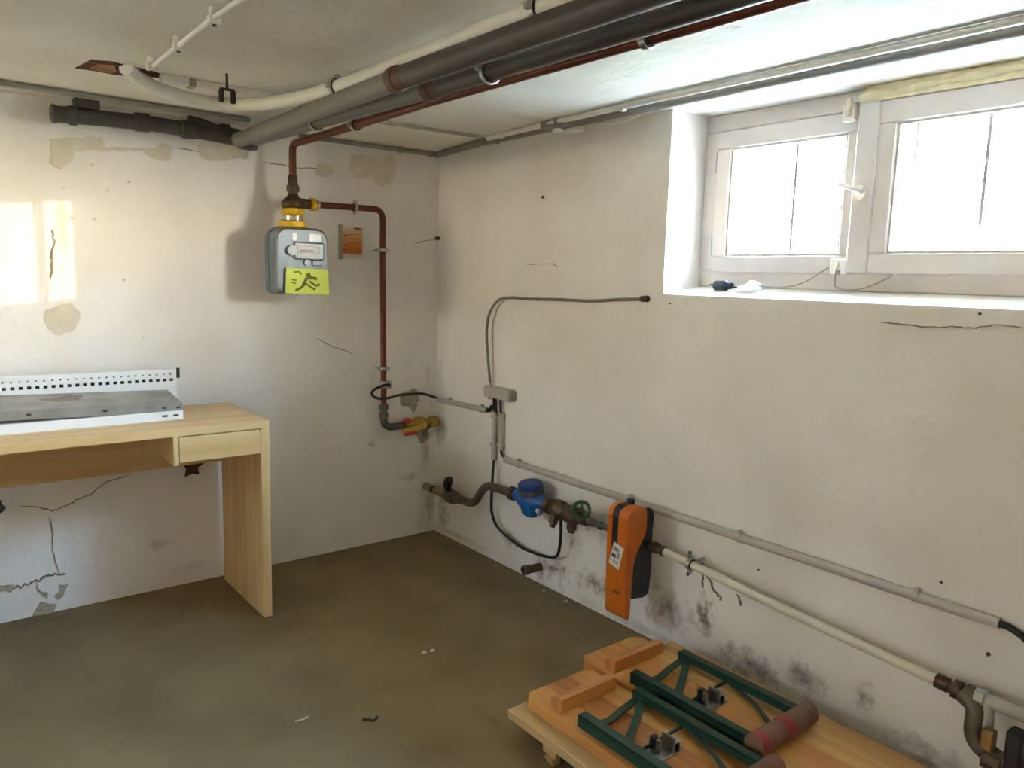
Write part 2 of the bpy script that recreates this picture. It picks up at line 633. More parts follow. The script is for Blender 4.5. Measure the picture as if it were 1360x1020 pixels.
patch(wall_left, [(-1.61, 1.721), (-1.547, 1.736), (-1.451, 1.749), (-1.44, 1.716), (-1.377, 1.724), (-1.287, 1.727), (-1.246, 1.754), (-1.206, 1.745), (-1.221, 1.688), (-1.275, 1.69), (-1.313, 1.718), (-1.39, 1.709), (-1.537, 1.691), (-1.551, 1.651), (-1.587, 1.621), (-1.614, 1.644)], 'filler_patch', M_patch)
patch(wall_left, [(-1.117, 1.765), (-0.917, 1.79), (-0.918, 1.736), (-1.067, 1.705), (-1.11, 1.72)], 'filler_patch', M_patch, seed=2)
patch(wall_left, [(-0.467, 1.804), (-0.26, 1.829), (-0.236, 1.781), (-0.251, 1.712), (-0.317, 1.673), (-0.374, 1.717), (-0.449, 1.70), (-0.485, 1.748)], 'filler_patch', M_patch, seed=3)
patch(wall_left, [(-1.652, 1.131), (-1.573, 1.153), (-1.546, 1.117), (-1.565, 1.057), (-1.614, 1.036), (-1.646, 1.05), (-1.665, 1.091)], 'filler_patch', M_patch, seed=4)
patch(wall_left, [(-0.62, 1.745), (-0.56, 1.75), (-0.54, 1.72), (-0.58, 1.69), (-0.63, 1.70)], 'filler_patch', M_patch, seed=5)
for i, (pts, w) in enumerate([
    ([(-1.772, 0.425), (-1.715, 0.412), (-1.673, 0.388), (-1.624, 0.4), (-1.586, 0.42), (-1.543, 0.43), (-1.49, 0.472), (-1.40, 0.49)], 0.0028),
    ([(-1.682, 0.364), (-1.672, 0.313), (-1.676, 0.241), (-1.662, 0.165), (-1.656, 0.135)], 0.002),
    ([(-1.96, 0.128), (-1.845, 0.13), (-1.804, 0.126), (-1.776, 0.125), (-1.741, 0.131), (-1.709, 0.141), (-1.668, 0.145), (-1.64, 0.142)], 0.007),
    ([(-1.62, 1.41), (-1.617, 1.371), (-1.629, 1.317), (-1.625, 1.304), (-1.633, 1.238)], 0.004),
    ([(-0.856, 1.729), (-0.727, 1.721), (-0.557, 1.727)], 0.003),
    ([(-0.632, 0.995), (-0.56, 0.96), (-0.487, 0.936), (-0.45, 0.92)], 0.003),
    ([(-0.136, 1.435), (-0.018, 1.459)], 0.003),
    ([(-1.20, 1.745), (-1.11, 1.738)], 0.003),
]):
    crack(wall_left, pts, w, 'y', seed=i)
patch(wall_left, [(-1.90, 0.150), (-1.803, 0.136), (-1.812, 0.108), (-1.834, 0.121), (-1.90, 0.118)], 'plaster_loss', M_grit, seed=6)
patch(wall_left, [(-1.662, 0.106), (-1.633, 0.097), (-1.647, 0.058), (-1.665, 0.045), (-1.679, 0.06), (-1.659, 0.073)], 'plaster_loss', M_grit, seed=7)
patch(wall_left, [(-1.721, 0.047), (-1.674, 0.03), (-1.685, 0.004), (-1.724, 0.002), (-1.75, 0.003)], 'plaster_loss', M_grit, seed=8)
patch(wall_left, [(-1.735, 0.135), (-1.72, 0.09), (-1.70, 0.08), (-1.70, 0.06), (-1.715, 0.07), (-1.728, 0.10)], 'plaster_loss', M_grit, seed=9)
patch(wall_left, [(-0.21, 0.72), (-0.12, 0.74), (-0.10, 0.68), (-0.13, 0.62), (-0.16, 0.66), (-0.20, 0.66)], 'plaster_loss', M_grit, seed=10)
patch(wall_left, [(-0.13, 0.545), (-0.05, 0.55), (-0.04, 0.49), (-0.08, 0.46), (-0.11, 0.50)], 'plaster_loss', M_grit, seed=11)
for i, (pts, w) in enumerate([
    ([(-2.18, 1.196), (-2.315, 1.192), (-2.36, 1.198), (-2.404, 1.196), (-2.453, 1.209), (-2.52, 1.205)], 0.0025),
    ([(-0.68, 1.341), (-0.846, 1.348), (-0.878, 1.333)], 0.002),
    ([(-1.60, 0.325), (-1.66, 0.35), (-1.70, 0.30), (-1.72, 0.265), (-1.745, 0.255)], 0.008),
    ([(-1.66, 0.35), (-1.66, 0.31), (-1.665, 0.27)], 0.005),
    ([(-1.80, 0.29), (-1.815, 0.26)], 0.006),
]):
    crack(wall_right, pts, w, 'x', seed=20 + i)
# plaster pimples on the meter wall and dark plug holes in the window wall
for i, (u, z, r_) in enumerate([(-1.437, 1.562, .006), (-1.366, 1.598, .005), (-1.483, 1.457, .007), (-1.556, 1.456, .006), (-1.577, 1.558, .005), (-1.485, 1.648, .004), (-1.296, 1.339, .005), (-1.397, 1.238, .005), (-0.958, 1.075, .005), (-1.34, 1.02, .004), (-0.56, 0.60, .005)]):
    b = B()
    b.ball((u, -0.001, z), r_, 10, (1.2, 0.8, 0.9))
    b.build('plaster_lump', M_patch if i % 2 else M_rear, wall_left)
for u, z, r_ in [(-2.42, 1.232, .004), (-1.455, 1.215, .003), (-2.525, 0.395, .005), (-2.515, 0.478, .004), (-1.87, 0.40, .003), (-2.40, 0.54, .004)]:
    b = B()
    b.cyl((0.003, u, z), (-0.0035, u, z), r_, seg=8)
    b.build('plug_hole', M_old_hole, wall_right)
# rough hole in the ceiling: rusted lath showing
M_rust = mat('rusty_lath', '#7a3f1f', 0.9, 0.0, var=0.5, scale=40, bump=0.8, col2='#3f2012')
M_rustl = mat('bare_rusty_plate', '#b18a5c', 0.85, 0.0, var=0.3, scale=30, bump=0.5, col2='#8a5a33')
b = B()
b.prism([(x_, y_, H - .003) for x_, y_ in ((-1.615, -0.535), (-1.605, -0.60), (-1.598, -0.661), (-1.549, -0.690), (-1.51, -0.676), (-1.472, -0.668), (-1.43, -0.66), (-1.396, -0.634), (-1.387, -0.60), (-1.42, -0.585), (-1.462, -0.557), (-1.516, -0.539), (-1.57, -0.545))], (0, 0, .006))
lab(b.build('rusty_lath', M_rust, ceiling), 'rusty brown lath showing through broken ceiling plaster')
b = B()
b.prism([(x_, y_, H - .006) for x_, y_ in ((-1.585, -0.575), (-1.575, -0.64), (-1.535, -0.66), (-1.520, -0.60), (-1.525, -0.565))], (0, 0, .006))
b.build('bare_plate', M_rustl, ceiling)

# ------------------------------------------------------------------ window
M_frame = mat('window_paint', '#cbc2ba', 0.45, var=0.06, scale=10, bump=0.1)
M_seal = mat('rubber_seal', '#b9b2a8', 0.5, var=0.05)
M_iron = mat('grille_iron', '#35332f', 0.6, 0.0)
M_brass_old = mat('painted_catch', '#d9d3c2', 0.4, 0.2, var=0.15)
def glass_mat(name, tint=(0.97, 0.985, 0.98)):
    m = bpy.data.materials.new(name)
    m.use_nodes = True
    t = m.node_tree
    t.nodes.clear()
    o = t.nodes.new('ShaderNodeOutputMaterial')
    tr = t.nodes.new('ShaderNodeBsdfTransparent')
    tr.inputs[0].default_value = tint + (1,)
    gl = t.nodes.new('ShaderNodeBsdfGlossy')
    gl.inputs['Roughness'].default_value = 0.02
    lw = t.nodes.new('ShaderNodeLayerWeight')      # Schlick reflectance of a thin sheet
    lw.inputs['Blend'].default_value = 0.5
    pw5 = t.nodes.new('ShaderNodeMath')
    pw5.operation = 'POWER'
    pw5.inputs[1].default_value = 5.0
    t.links.new(lw.outputs['Facing'], pw5.inputs[0])
    fr = t.nodes.new('ShaderNodeMath')
    fr.operation = 'MULTIPLY_ADD'
    fr.inputs[1].default_value = 0.96
    fr.inputs[2].default_value = 0.04
    t.links.new(pw5.outputs[0], fr.inputs[0])
    mx = t.nodes.new('ShaderNodeMixShader')
    t.links.new(fr.outputs[0], mx.inputs[0])
    t.links.new(tr.outputs[0], mx.inputs[1])
    t.links.new(gl.outputs[0], mx.inputs[2])
    t.links.new(mx.outputs[0], o.inputs[0])
    return m
M_glass = glass_mat('window_glass')

win = bpy.data.objects.new('window_1', None)
COL.objects.link(win)
win.location = (0.2, -2.05, 1.28)
WL[win.name] = V(win.location)
struct(win, 'white painted two-sash basement window in the right wall', 'window')
def frame_x(bld, x0, x1, y0, y1, z0, z1, w, wb=None, bev=0.004):
    """rectangular frame in a wall of constant x; y0 > y1"""
    wb = wb or w
    bld.box((x0, y1, z0), (x1, y0, z0 + wb), bev)
    bld.box((x0, y1, z1 - w), (x1, y0, z1), bev)
    bld.box((x0, y0 - w, z0 + wb), (x1, y0, z1 - w), bev)
    bld.box((x0, y1, z0 + wb), (x1, y1 + w, z1 - w), bev)
b = B()
frame_x(b, 0.185, 0.235, Y0, Y1, 1.275, H, 0.058)
b.box((0.19, -2.03, 1.33), (0.235, -1.98, 1.81), 0.003)
b.build('window_frame', M_frame, win)
def sash(x0, x1, y0, y1, py0, py1, z0, z1, pz0, pz1):
    b = B()
    b.box((x0, y1, z0), (x1, y0, pz0), 0.004)
    b.box((x0, y1, pz1), (x1, y0, z1), 0.004)
    b.box((x0, py0, pz0), (x1, y0, pz1), 0.004)
    b.box((x0, y1, pz0), (x1, py1, pz1), 0.004)
    s = b.build('sash', M_frame, win)
    b = B()
    frame_x(b, x0 + 0.006, x0 + 0.014, py0 + .001, py1 - .001, pz0 - .001, pz1 + .001, 0.008, bev=0.002)
    b.build('glazing_bead', M_seal, s)
    b = B()
    b.box((x0 + 0.018, py1 - .003, pz0 - .003), (x0 + 0.022, py0 + .003, pz1 + .003))
    b.build('pane', M_glass, s)
    return s
sL = sash(0.172, 0.212, -1.478, -1.992, -1.535, -1.945, 1.325, 1.80, 1.382, 1.741)
sR = sash(0.145, 0.190, -1.992, -2.63, -2.104, -2.55, 1.328, 1.812, 1.386, 1.747)
# lapping strip with its shadow groove on the right sash
b = B()
b.box((0.138, -2.055, 1.328), (0.148, -1.992, 1.812), 0.003)
b.build('lap_strip', M_frame, sR)
# catch at the head, handle on the lapping strip
b = B()
b.box((0.150, -1.975, 1.770), (0.172, -1.935, 1.822), 0.003)
b.box((0.140, -1.965, 1.782), (0.152, -1.948, 1.835), 0.003)
b.cyl((0.135, -1.957, 1.80), (0.152, -1.957, 1.80), 0.007)
b.box((0.138, -1.985, 1.764), (0.150, -1.945, 1.772), 0.002)
b.build('head_catch', M_brass_old, sL)
b = B()
b.cyl((0.138, -2.022, 1.567), (0.115, -2.022, 1.567), 0.011)
b.tube(spline([(0.118, -2.03, 1.563), (0.112, -2.0, 1.572), (0.112, -1.965, 1.586)]), [0.008] * 6 + [0.007] * 7)
b.cyl((0.138, -2.02, 1.555), (0.132, -2.02, 1.555), 0.016)
lab(b.build('handle', mat('handle_metal', '#d8d4cc', 0.3, 0.6), sR), 'small pale metal turn handle')
# hinge pins on the left
b = B()
for z in (1.42, 1.70):
    b.cyl((0.170, -1.476, z - .035), (0.170, -1.476, z + .035), 0.005, seg=10)
b.build('hinge', M_frame, sL)
# grille of upright bars and wire mesh outside
for y in (-1.742, -1.930, -2.118, -2.306, -2.494):
    b = B()
    b.box((0.240, y - .005, 1.285), (0.265, y + .005, 1.80), 0.001)
    b.build('grille_bar', M_iron, win)
b = B()
y = -1.50
while y > -2.60:
    b.box((0.3796, y - .0004, 1.285), (0.3804, y + .0004, 1.80)); y -= 0.026
z = 1.30
while z < 1.80:
    b.box((0.3793, -2.61, z - .0008), (0.3807, -1.495, z + .0008)); z += 0.0135
wm = b.build('wire_mesh', M_iron, win)
wm['kind'] = 'stuff'
# cream mortar bead along the head of the recess
M_cream = mat('cream_mortar', '#d9cba2', 0.9, var=0.12, scale=30, bump=0.4)
b = B()
pts = spline([(0.150, -1.99, 1.826), (0.150, -2.15, 1.832), (0.148, -2.35, 1.838), (0.148, -2.6, 1.84)])
b.tube(pts, [0.013 + 0.004 * math.sin(i * 1.3) for i in range(len(pts))], 10)
b.prism([(0.140, -2.0, 1.812), (0.186, -2.0, 1.812), (0.186, -2.0, 1.858), (0.150, -2.0, 1.858)], (0, -0.64, 0))
b.build('mortar_fillet', M_cream, win)

# tinted window added out of view in the side wall as soft fill light
M_fill_glass = glass_mat('fill_glass', (0.33, 0.325, 0.31))  # pane tint dims the sky to a gentle fill
fill_win = bpy.data.objects.new('fill_window', None)
COL.objects.link(fill_win)
fill_win.location = (XL - .1, (SY0 + SY1) / 2, SZ0)
WL[fill_win.name] = V(fill_win.location)
struct(fill_win, 'white framed fill-light window with tinted pane, added unseen in the side wall', 'window')
b = B()
frame_x(b, XL - .13, XL - .08, SY1, SY0, SZ0, SZ1, 0.045)
b.build('window_frame', M_frame, fill_win)
b = B()
b.box((XL - .107, SY0 + .045, SZ0 + .045), (XL - .103, SY1 - .045, SZ1 - .045))
b.build('pane', M_fill_glass, fill_win)

# ------------------------------------------------------------------ desk
M_birch = wood('birch_veneer', '#c79f63', '#dcbd88', axis=0, rough=0.42, scale=10)
M_birchv = wood('birch_veneer_upright', '#c79f63', '#dcbd88', axis=2, rough=0.42, scale=10)
DX0, DX1, DY0, DY1, DZ = -2.44, -1.037, -0.493, -0.045, 0.752
desk = thing('desk', ((DX0 + DX1) / 2, (DY0 + DY1) / 2, 0), 'pale birch veneer desk with one drawer, standing against the meter wall', 'desk')
B().box((DX0, DY0, DZ - .03), (DX1, DY1, DZ), 0.0015).build('desk_top', M_birch, desk)
for x0, x1 in ((DX1 - .032, DX1), (DX0, DX0 + .032)):
    B().box((x0, DY0, 0.0), (x1, DY1, DZ - .03), 0.0015).build('side_panel', M_birchv, desk)
B().box((DX0 + .032, -0.068, 0.515), (DX1 - .032, -0.050, DZ - .03), 0.001).build('back_panel', M_birch, desk)
B().box((-1.369, DY0, 0.622), (-1.352, -0.068, DZ - .03), 0.001).build('drawer_divider', M_birchv, desk)
dr = B().box((-1.3505, DY0 + .001, 0.630), (-1.0705, DY0 + .019, 0.7185), 0.0015).build('drawer', M_birch, desk)
b = B()
b.box((-1.345, DY0 + .019, 0.634), (-1.335, -0.09, 0.70))
b.box((-1.085, DY0 + .019, 0.634), (-1.075, -0.09, 0.70))
b.box((-1.345, DY0 + .019, 0.634), (-1.075, -0.09, 0.64))
b.build('drawer_box', M_birch, dr)
M_brown = mat('brown_bracket_metal', '#4c3420', 0.6, 0.2, var=0.2)
b = B()
b.prism([(-1.222, -0.052, 0.516), (-1.130, -0.052, 0.516), (-1.165, -0.052, 0.496), (-1.16, -0.052, 0.466), (-1.185, -0.052, 0.474), (-1.215, -0.052, 0.463), (-1.21, -0.052, 0.495)], (0, 0.006, 0))
lab(b.build('bracket', M_brown, desk), 'jagged dark brown bracket under the back panel')
# dark fitting on the wall under the desk at the picture's left edge
b = B()
b.box((-1.90, -0.03, 0.415), (-1.825, 0.0, 0.46), 0.004)
b.prism([(-1.825, -0.03, 0.445), (-1.813, -0.03, 0.43), (-1.825, -0.03, 0.418)], (0, 0.03, 0))
tag(b.build('wall_bracket', mat('dark_fitting', '#4b4a4a', 0.5, 0.3)), 'small dark grey fitting on the wall under the desk', 'bracket')

# metal shelf boards on the desk
M_white_m = mat('white_enamel', '#e9e9e6', 0.35, 0.0, var=0.04)
M_zinc = mat('galvanised_sheet', '#a8a7a2', 0.5, 0.45, var=0.22, scale=9, bump=0.1, col2='#86857f')
M_zincr = mat('rust_mark', '#94857a', 0.8, 0.1, var=0.3, scale=30)
M_dark = mat('dark_slot', '#3a3a3a', 0.8)
def tray(name, x0, x1, y0, y1, z0, z1, m, label, tilt=0.0):
    """shelf board: flat top with folded front and rear lips"""
    t = thing(name, ((x0 + x1) / 2, (y0 + y1) / 2, z0), label, 'shelf board')
    b = B()
    b.box((x0, y0, z1 - .002), (x1, y1, z1), 0.0)
    b.build('board', m, t)
    for yy in (y0, y1):
        s = 1 if yy == y0 else -1
        b = B()
        b.box((x0, yy, z0), (x1, yy + s * .0015, z1 - .002))
        b.box((x0, yy, z0), (x1, yy + s * .012, z0 + .0015))
        b.build('folded_lip', m, t)
    b = B()
    b.box((x1 - .0015, y0 + .002, z0 + .004), (x1, y1 - .002, z1 - .002))
    b.build('end_lip', m, t)
    return t
t1 = tray('metal_shelf', -2.15, -1.291, -0.335, -0.114, 0.752, 0.784, M_white_m, 'white enamelled metal shelf board lying lowest on the desk')
for x in (-1.315, -1.352):
    b = B()
    b.box((x - .010, -0.3366, 0.765), (x + .008, -0.3354, 0.772))
    b.build('slot', M_dark, t1)
t2 = tray('metal_shelf', -2.15, -1.291, -0.33, -0.122, 0.786, 0.818, M_zinc, 'grey galvanised metal shelf board stacked on the white one')
t2.rotation_euler = (math.radians(6.0), math.radians(1.8), 0)
t2.location.z += 0.016
for x in (-1.305, -1.352, -1.54, -1.76):
    b = B()
    b.box((x - .008, -0.3316, 0.800), (x + .006, -0.3304, 0.807))
    b.build('slot', M_dark, t2)
b = B()
b.prism([(-1.72, -0.20, .8181), (-1.66, -0.24, .8181), (-1.60, -0.22, .8181), (-1.58, -0.17, .8181), (-1.62, -0.15, .8181), (-1.66, -0.18, .8181)], (0, 0, .0003))
b.build('rust_spot', M_zincr, t2)
up_ = thing('perforated_angle', (-1.7, -0.085, 0.752), 'white perforated steel angle bar standing behind the shelf boards', 'angle bar')
b = B()
x = -1.245
ya, yb = -0.088, -0.0862
zb, zt = 0.752, 0.903
b.box((-2.15, ya, zb), (x, yb, 0.857))
b.box((-2.15, ya, 0.868), (x, yb, 0.882))
b.box((-2.15, ya, 0.887), (x, yb, zt))
xx = x
while xx > -2.13:
    b.box((xx - .012, ya, 0.857), (xx, yb, 0.868))
    b.box((xx - .018, ya, 0.882), (xx, yb, 0.887))
    xx -= 0.0245
b.box((-2.15, -0.11, zb), (x, ya, zb + .0018))
b.build('perforated_flange', M_white_m, up_)
b = B()
b.box((-2.15, yb, zt - .002), (x, -0.05, zt))
b.box((x - .002, yb, zb), (x, -0.052, zt - .002))
b.build('box_section', M_white_m, up_)
b = B()
b.box((-2.15, -0.054, zb), (x - .002, -0.05, zt - .002))
b.build('hole_shade_plate', mat('hole_shade_grey', '#6f6d69', 0.7), up_)  # dark sheet behind the perforations, its grey standing in for shade inside them
b = B()
b.box((-1.2445, -0.089, 0.868), (-1.232, -0.084, 0.907), 0.002)
b.build('end_cap', mat('black_plastic', '#1d1d1f', 0.45), up_)

# ------------------------------------------------------------------ ceiling pipes
M_copper = mat('dull_copper', '#6e3a26', 0.42, 0.55, var=0.25, scale=18)
M_greyp = mat('grey_drain_plastic', '#77726a', 0.5, 0.0, var=0.12, scale=8)
M_darkp = mat('dark_grey_drain_plastic', '#4a4440', 0.45, 0.0, var=0.12, scale=8)
M_old = mat('old_cast_pipe', '#4f4a42', 0.6, 0.1, var=0.25, scale=16, bump=0.3)
M_whitep = mat('white_pipe', '#e3dfd2', 0.4, 0.0, var=0.05)
M_clamp = mat('clamp_zinc', '#b9b6ae', 0.3, 0.9, var=0.2)
M_rub = mat('clamp_rubber', '#26231f', 0.7)
M_blk = mat('black_plastic2', '#1c1b1b', 0.5)

def clamp(parent, c, axis, r, stem=None, w=0.014):
    """pipe clamp: rubber lining, zinc band, two lugs, threaded stem to wall or ceiling"""
    c, d = V(c), V(axis).normalized()
    b = B()
    b.lathe(c - d * w * .75, d, [(0, r + .001), (0.002, r + .004), (w * 1.5 - .002, r + .004), (w * 1.5, r + .001)], 20, cap=False)
    k = b.build('clamp', M_rub, parent)
    b = B()
    b.lathe(c - d * w * .5, d, [(0, r + .004), (0.001, r + .0065), (w - .001, r + .0065), (w, r + .004)], 20, cap=False)
    side = d.cross(V(stem) - c).normalized() if stem is not None else d.orthogonal()
    for s_ in (-1, 1):
        q = c + side * s_ * (r + .010)
        b.box(q - V((.007, .007, .007)), q + V((.007, .007, .007)), 0.002)
    b.build('clamp_band', M_clamp, k)
    if stem is not None:
        b = B()
        dd = (V(stem) - c).normalized()
        b.cyl(c + dd * (r + .004), V(stem) + dd * 0.004, 0.005, seg=10)
        b.cyl(c + dd * (r + .004), c + dd * (r + .014), 0.009, seg=6)
        b.build('clamp_stem', M_clamp, k)
    return k

# white pipe, bending up into the broken ceiling
wp = thing('white_pipe', (-1.02, -1.6, 1.80), 'white pipe under the ceiling bending towards the rusty hole', 'pipe')
pts = spline([(-1.512, -0.685, 1.850), (-1.462, -0.632, 1.837), (-1.395, -0.60, 1.822), (-1.28, -0.57, 1.816), (-1.18, -0.585, 1.816), (-1.10, -0.68, 1.817), (-1.05, -0.82, 1.821), (-1.022, -1.0, 1.824), (-1.013, -1.3, 1.826), (-1.013, -2.0, 1.826), (-1.013, -4.5, 1.826)])
wpt = B().tube(pts, 0.0205, 16).build('tube', M_whitep, wp)
clamp(wp, (-1.020, -1.02, 1.824), (0.02, -1, 0), 0.0205, (-1.020, -1.02, H))
clamp(wp, (-1.013, -1.92, 1.826), (0, -1, 0), 0.0205, (-1.013, -1.92, H))

# two drain pipes
def drain(name, label, pts, r, ring_at, dark_from, stemx):
    t = thing(name, (pts[0][0], -1.5, 1.75), label, 'pipe')
    p = [V(q) for q in pts]
    # light far length and darker near length with a socket between
    b = B().tube(bend(p[:3], 0.05), r, 20)
    b.build('far_length', M_greyp, t)
    b = B()
    d = (p[3] - p[2]).normalized()
    b.lathe(p[2] - d * .05, d, [(0, r + .001), (.004, r + .006), (.03, r + .006), (.034, r + .002), (.07, r + .002)], 20)
    lab(b.build('socket', mat('socket_red_brown', '#5a3b30', 0.55, var=0.3), t), 'dark red-brown pipe socket')
    b = B().tube([p[2], p[3]], r * 1.06, 20)
    b.build('near_length', M_darkp, t)
    for y in ring_at:
        i = 2 if y < p[2].y else 1
        a, c = p[i], p[i + 1]
        q = a + (c - a) * ((y - a.y) / (c.y - a.y))
        clamp(t, q, c - a, r * (1.06 if i == 2 else 1), (q.x, q.y, H), 0.012)
    return t
drain('drain_pipe', 'thick grey drain pipe beside the white ceiling pipe', [(-1.012, -0.16, 1.777), (-1.012, -0.30, 1.777), (-1.038, -1.43, 1.777), (-1.0, -4.5, 1.775)], 0.027, (), 0, 0)
drain('drain_pipe', 'thick grey drain pipe beside the copper ceiling pipe', [(-0.930, -0.06, 1.797), (-0.925, -0.20, 1.798), (-0.868, -1.32, 1.800), (-0.838, -4.5, 1.80)], 0.026, (-0.62, -1.56), 0, 0)

# old dark pipe along the meter wall under the ceiling
op = thing('old_drain_pipe', (-1.28, -0.08, 1.75), 'dark old drain pipe with flanged end under the ceiling of the meter wall', 'pipe')
p = [V((-1.56, -0.08, 1.797)), V((-1.33, -0.08, 1.806)), V((-1.17, -0.08, 1.803)), V((-0.95, -0.08, 1.792))]
B().tube(p, 0.027, 20).build('tube', M_old, op)
b = B()
d = (p[1] - p[0]).normalized()
b.lathe(p[0] - d * .06, d, [(0, 0.024), (0.006, 0.033), (.022, 0.028), (.03, 0.028), (.05, 0.028), (.056, 0.033), (.075, 0.033), (.08, 0.028)], 20)
b.build('end_flange', M_old, op)
for q in (p[1], p[2]):
    b = B()
    b.lathe(q - d * .03, d, [(0, 0.027), (.004, 0.033), (.05, 0.033), (.056, 0.027)], 20)
    b.build('collar', M_old, op)
b = B()
b.tube(spline([(-1.17, -0.08, 1.838), (-1.12, -0.08, 1.832), (-1.06, -0.08, 1.818), (-0.98, -0.08, 1.812)]), 0.018, 12)
b.build('branch', M_old, op)
b = B()
b.lathe((-0.985, -0.08, 1.793), (1, 0, -0.05), [(0, 0.029), (.006, 0.036), (.05, 0.036), (.07, 0.033)], 20)
b.build('end_collar', M_darkp, op)
b = B()
b.box((-1.55, -0.10, 1.825), (-1.47, -0.06, 1.858), 0.004)
b.build('bracket', M_old, op)
b = B()
b.box((-1.05, -0.07, 1.825), (-1.01, 0.0, 1.845), 0.003)
b.build('bracket', M_old, op)

# copper gas pipe: ceiling run and drop to the meter
MX, MY = -0.790, -0.14
cg = thing('copper_pipe', (-0.84, -1.2, 1.60), 'copper pipe along the ceiling dropping to the gas meter', 'pipe')
B().tube(bend([(MX, MY, 1.655), (MX, MY, 1.792), (-0.797, -0.66, 1.79), (-0.812, -1.20, 1.79), (-0.798, -2.2, 1.79), (-0.79, -4.5, 1.79)], 0.035), 0.0145, 16).build('tube', M_copper, cg)
clamp(cg, (-0.797, -0.70, 1.79), (0, -1, 0), 0.0145, (-0.797, -0.70, H))
clamp(cg, (-0.800, -2.02, 1.79), (0, -1, 0), 0.0145, (-0.800, -2.02, H), 0.018)

# small conduits on the ceiling
M_cond = mat('grey_conduit', '#a39e92', 0.5, 0.0, var=0.1)
M_condd = mat('dim_conduit', '#8a857a', 0.5, 0.0, var=0.12)
M_condw = mat('white_conduit', '#e4e0d6', 0.45, 0.0, var=0.06)
def conduit(name, label, pts, r, m, clips=(), cat='conduit', flat=False):
    t = thing(name, pts[0], label, cat)
    B().tube(bend(pts, 0.02), r, 12).build('tube', m, t)
    for c in clips:
        b = B()
        b.box(V(c) - V((.009, .009, r + .002)), V(c) + V((.009, .009, r + .008)), 0.002)
        b.build('clip', m, t)
    return t
conduit('conduit', 'thin grey conduit on the ceiling beside the meter wall', [(-2.6, -0.205, 1.850), (-0.98, -0.19, 1.850)], 0.0085, M_condd, [(-1.2, -0.193, 1.850), (-1.9, -0.198, 1.850)])
conduit('conduit', 'second thin pale conduit on the ceiling along the meter wall', [(-2.6, -0.165, 1.852), (-1.0, -0.150, 1.852)], 0.006, M_cond)
conduit('conduit', 'thin grey conduit in the top edge of the meter wall right of the copper drop', [(-0.72, -0.045, 1.845), (-0.03, -0.045, 1.848)], 0.010, M_condd, [(-0.24, -0.045, 1.846), (-0.08, -0.045, 1.846)])
conduit('conduit', 'thin pale conduit crossing the ceiling from the pipes to the corner', [(-0.84, -0.52, 1.850), (-0.16, -0.56, 1.850)], 0.0065, M_cond)
conduit('conduit', 'dark conduit along the ceiling above the window wall', [(-0.05, -0.06, 1.845), (-0.11, -0.50, 1.845), (-0.115, -1.05, 1.845), (-0.135, -1.5, 1.843), (-0.145, -2.5, 1.842), (-0.15, -4.5, 1.842)], 0.0145, mat('taupe_conduit', '#7d766d', 0.5), [(-0.11, -0.60, 1.843)])
conduit('conduit', 'pale conduit beside the dark one above the window wall', [(-0.13, -0.56, 1.850), (-0.16, -1.04, 1.850), (-0.185, -1.5, 1.848), (-0.20, -2.5, 1.848), (-0.205, -4.5, 1.848)], 0.010, M_condw, [(-0.175, -1.36, 1.846), (-0.136, -0.66, 1.850)])
conduit('thin_cable', 'thin black cable beside the dark ceiling conduit', [(-0.095, -1.05, 1.853), (-0.115, -1.5, 1.853), (-0.122, -2.5, 1.853), (-0.128, -4.5, 1.853)], 0.005, M_blk, cat='cable')
jb = thing('cable_connector', (-0.13, -1.05, 1.80), 'small white cable connector box on the ceiling conduits', 'connector')
b = B()
b.cyl((-0.155, -1.02, 1.822), (-0.155, -1.02, 1.858), 0.017)
b.box((-0.165, -1.06, 1.835), (-0.095, -0.93, 1.86), 0.003)
b.build('body', M_condd, jb)
b = B()
b.box((-0.115, -1.085, 1.818), (-0.085, -1.0, 1.838), 0.003)
b.cyl((-0.155, -1.02, 1.816), (-0.155, -1.02, 1.824), 0.019)
b.build('cover', mat('connector_white', '#e8e5da', 0.4), jb)
b = B()
b.tube(spline([(-0.085, -1.13, 1.85), (-0.07, -1.19, 1.832), (-0.055, -1.26, 1.835), (-0.045, -1.32, 1.85)]), 0.005, 8)
tag(b.build('cable_end', M_condw), 'short white cable loop under the ceiling beside the connector box', 'cable')

# white cable on stand-off clips across the ceiling
cc = thing('clipped_cable', (-1.47, -1.2, 1.82), 'thin white cable on stand-off clips crossing the ceiling', 'cable')
B().tube([(-1.470, -0.80, 1.838), (-1.474, -1.07, 1.838), (-1.477, -1.35, 1.838), (-1.47, -1.6, 1.838), (-1.455, -2.6, 1.838)], 0.0065, 10).build('cable', M_condw, cc)
for y in (-0.81, -1.07, -1.35, -1.95):
    b = B()
    b.box((-1.488, y - .010, 1.826), (-1.460, y + .010, 1.846), 0.003)
    b.cyl((-1.474, y, 1.846), (-1.474, y, 1.862), 0.011)
    k = b.build('clip', M_condw, cc)
    b = B()
    b.cyl((-1.474, y, 1.8255), (-1.474, y, 1.822), 0.005, seg=8)
    b.build('screw', M_old, k)
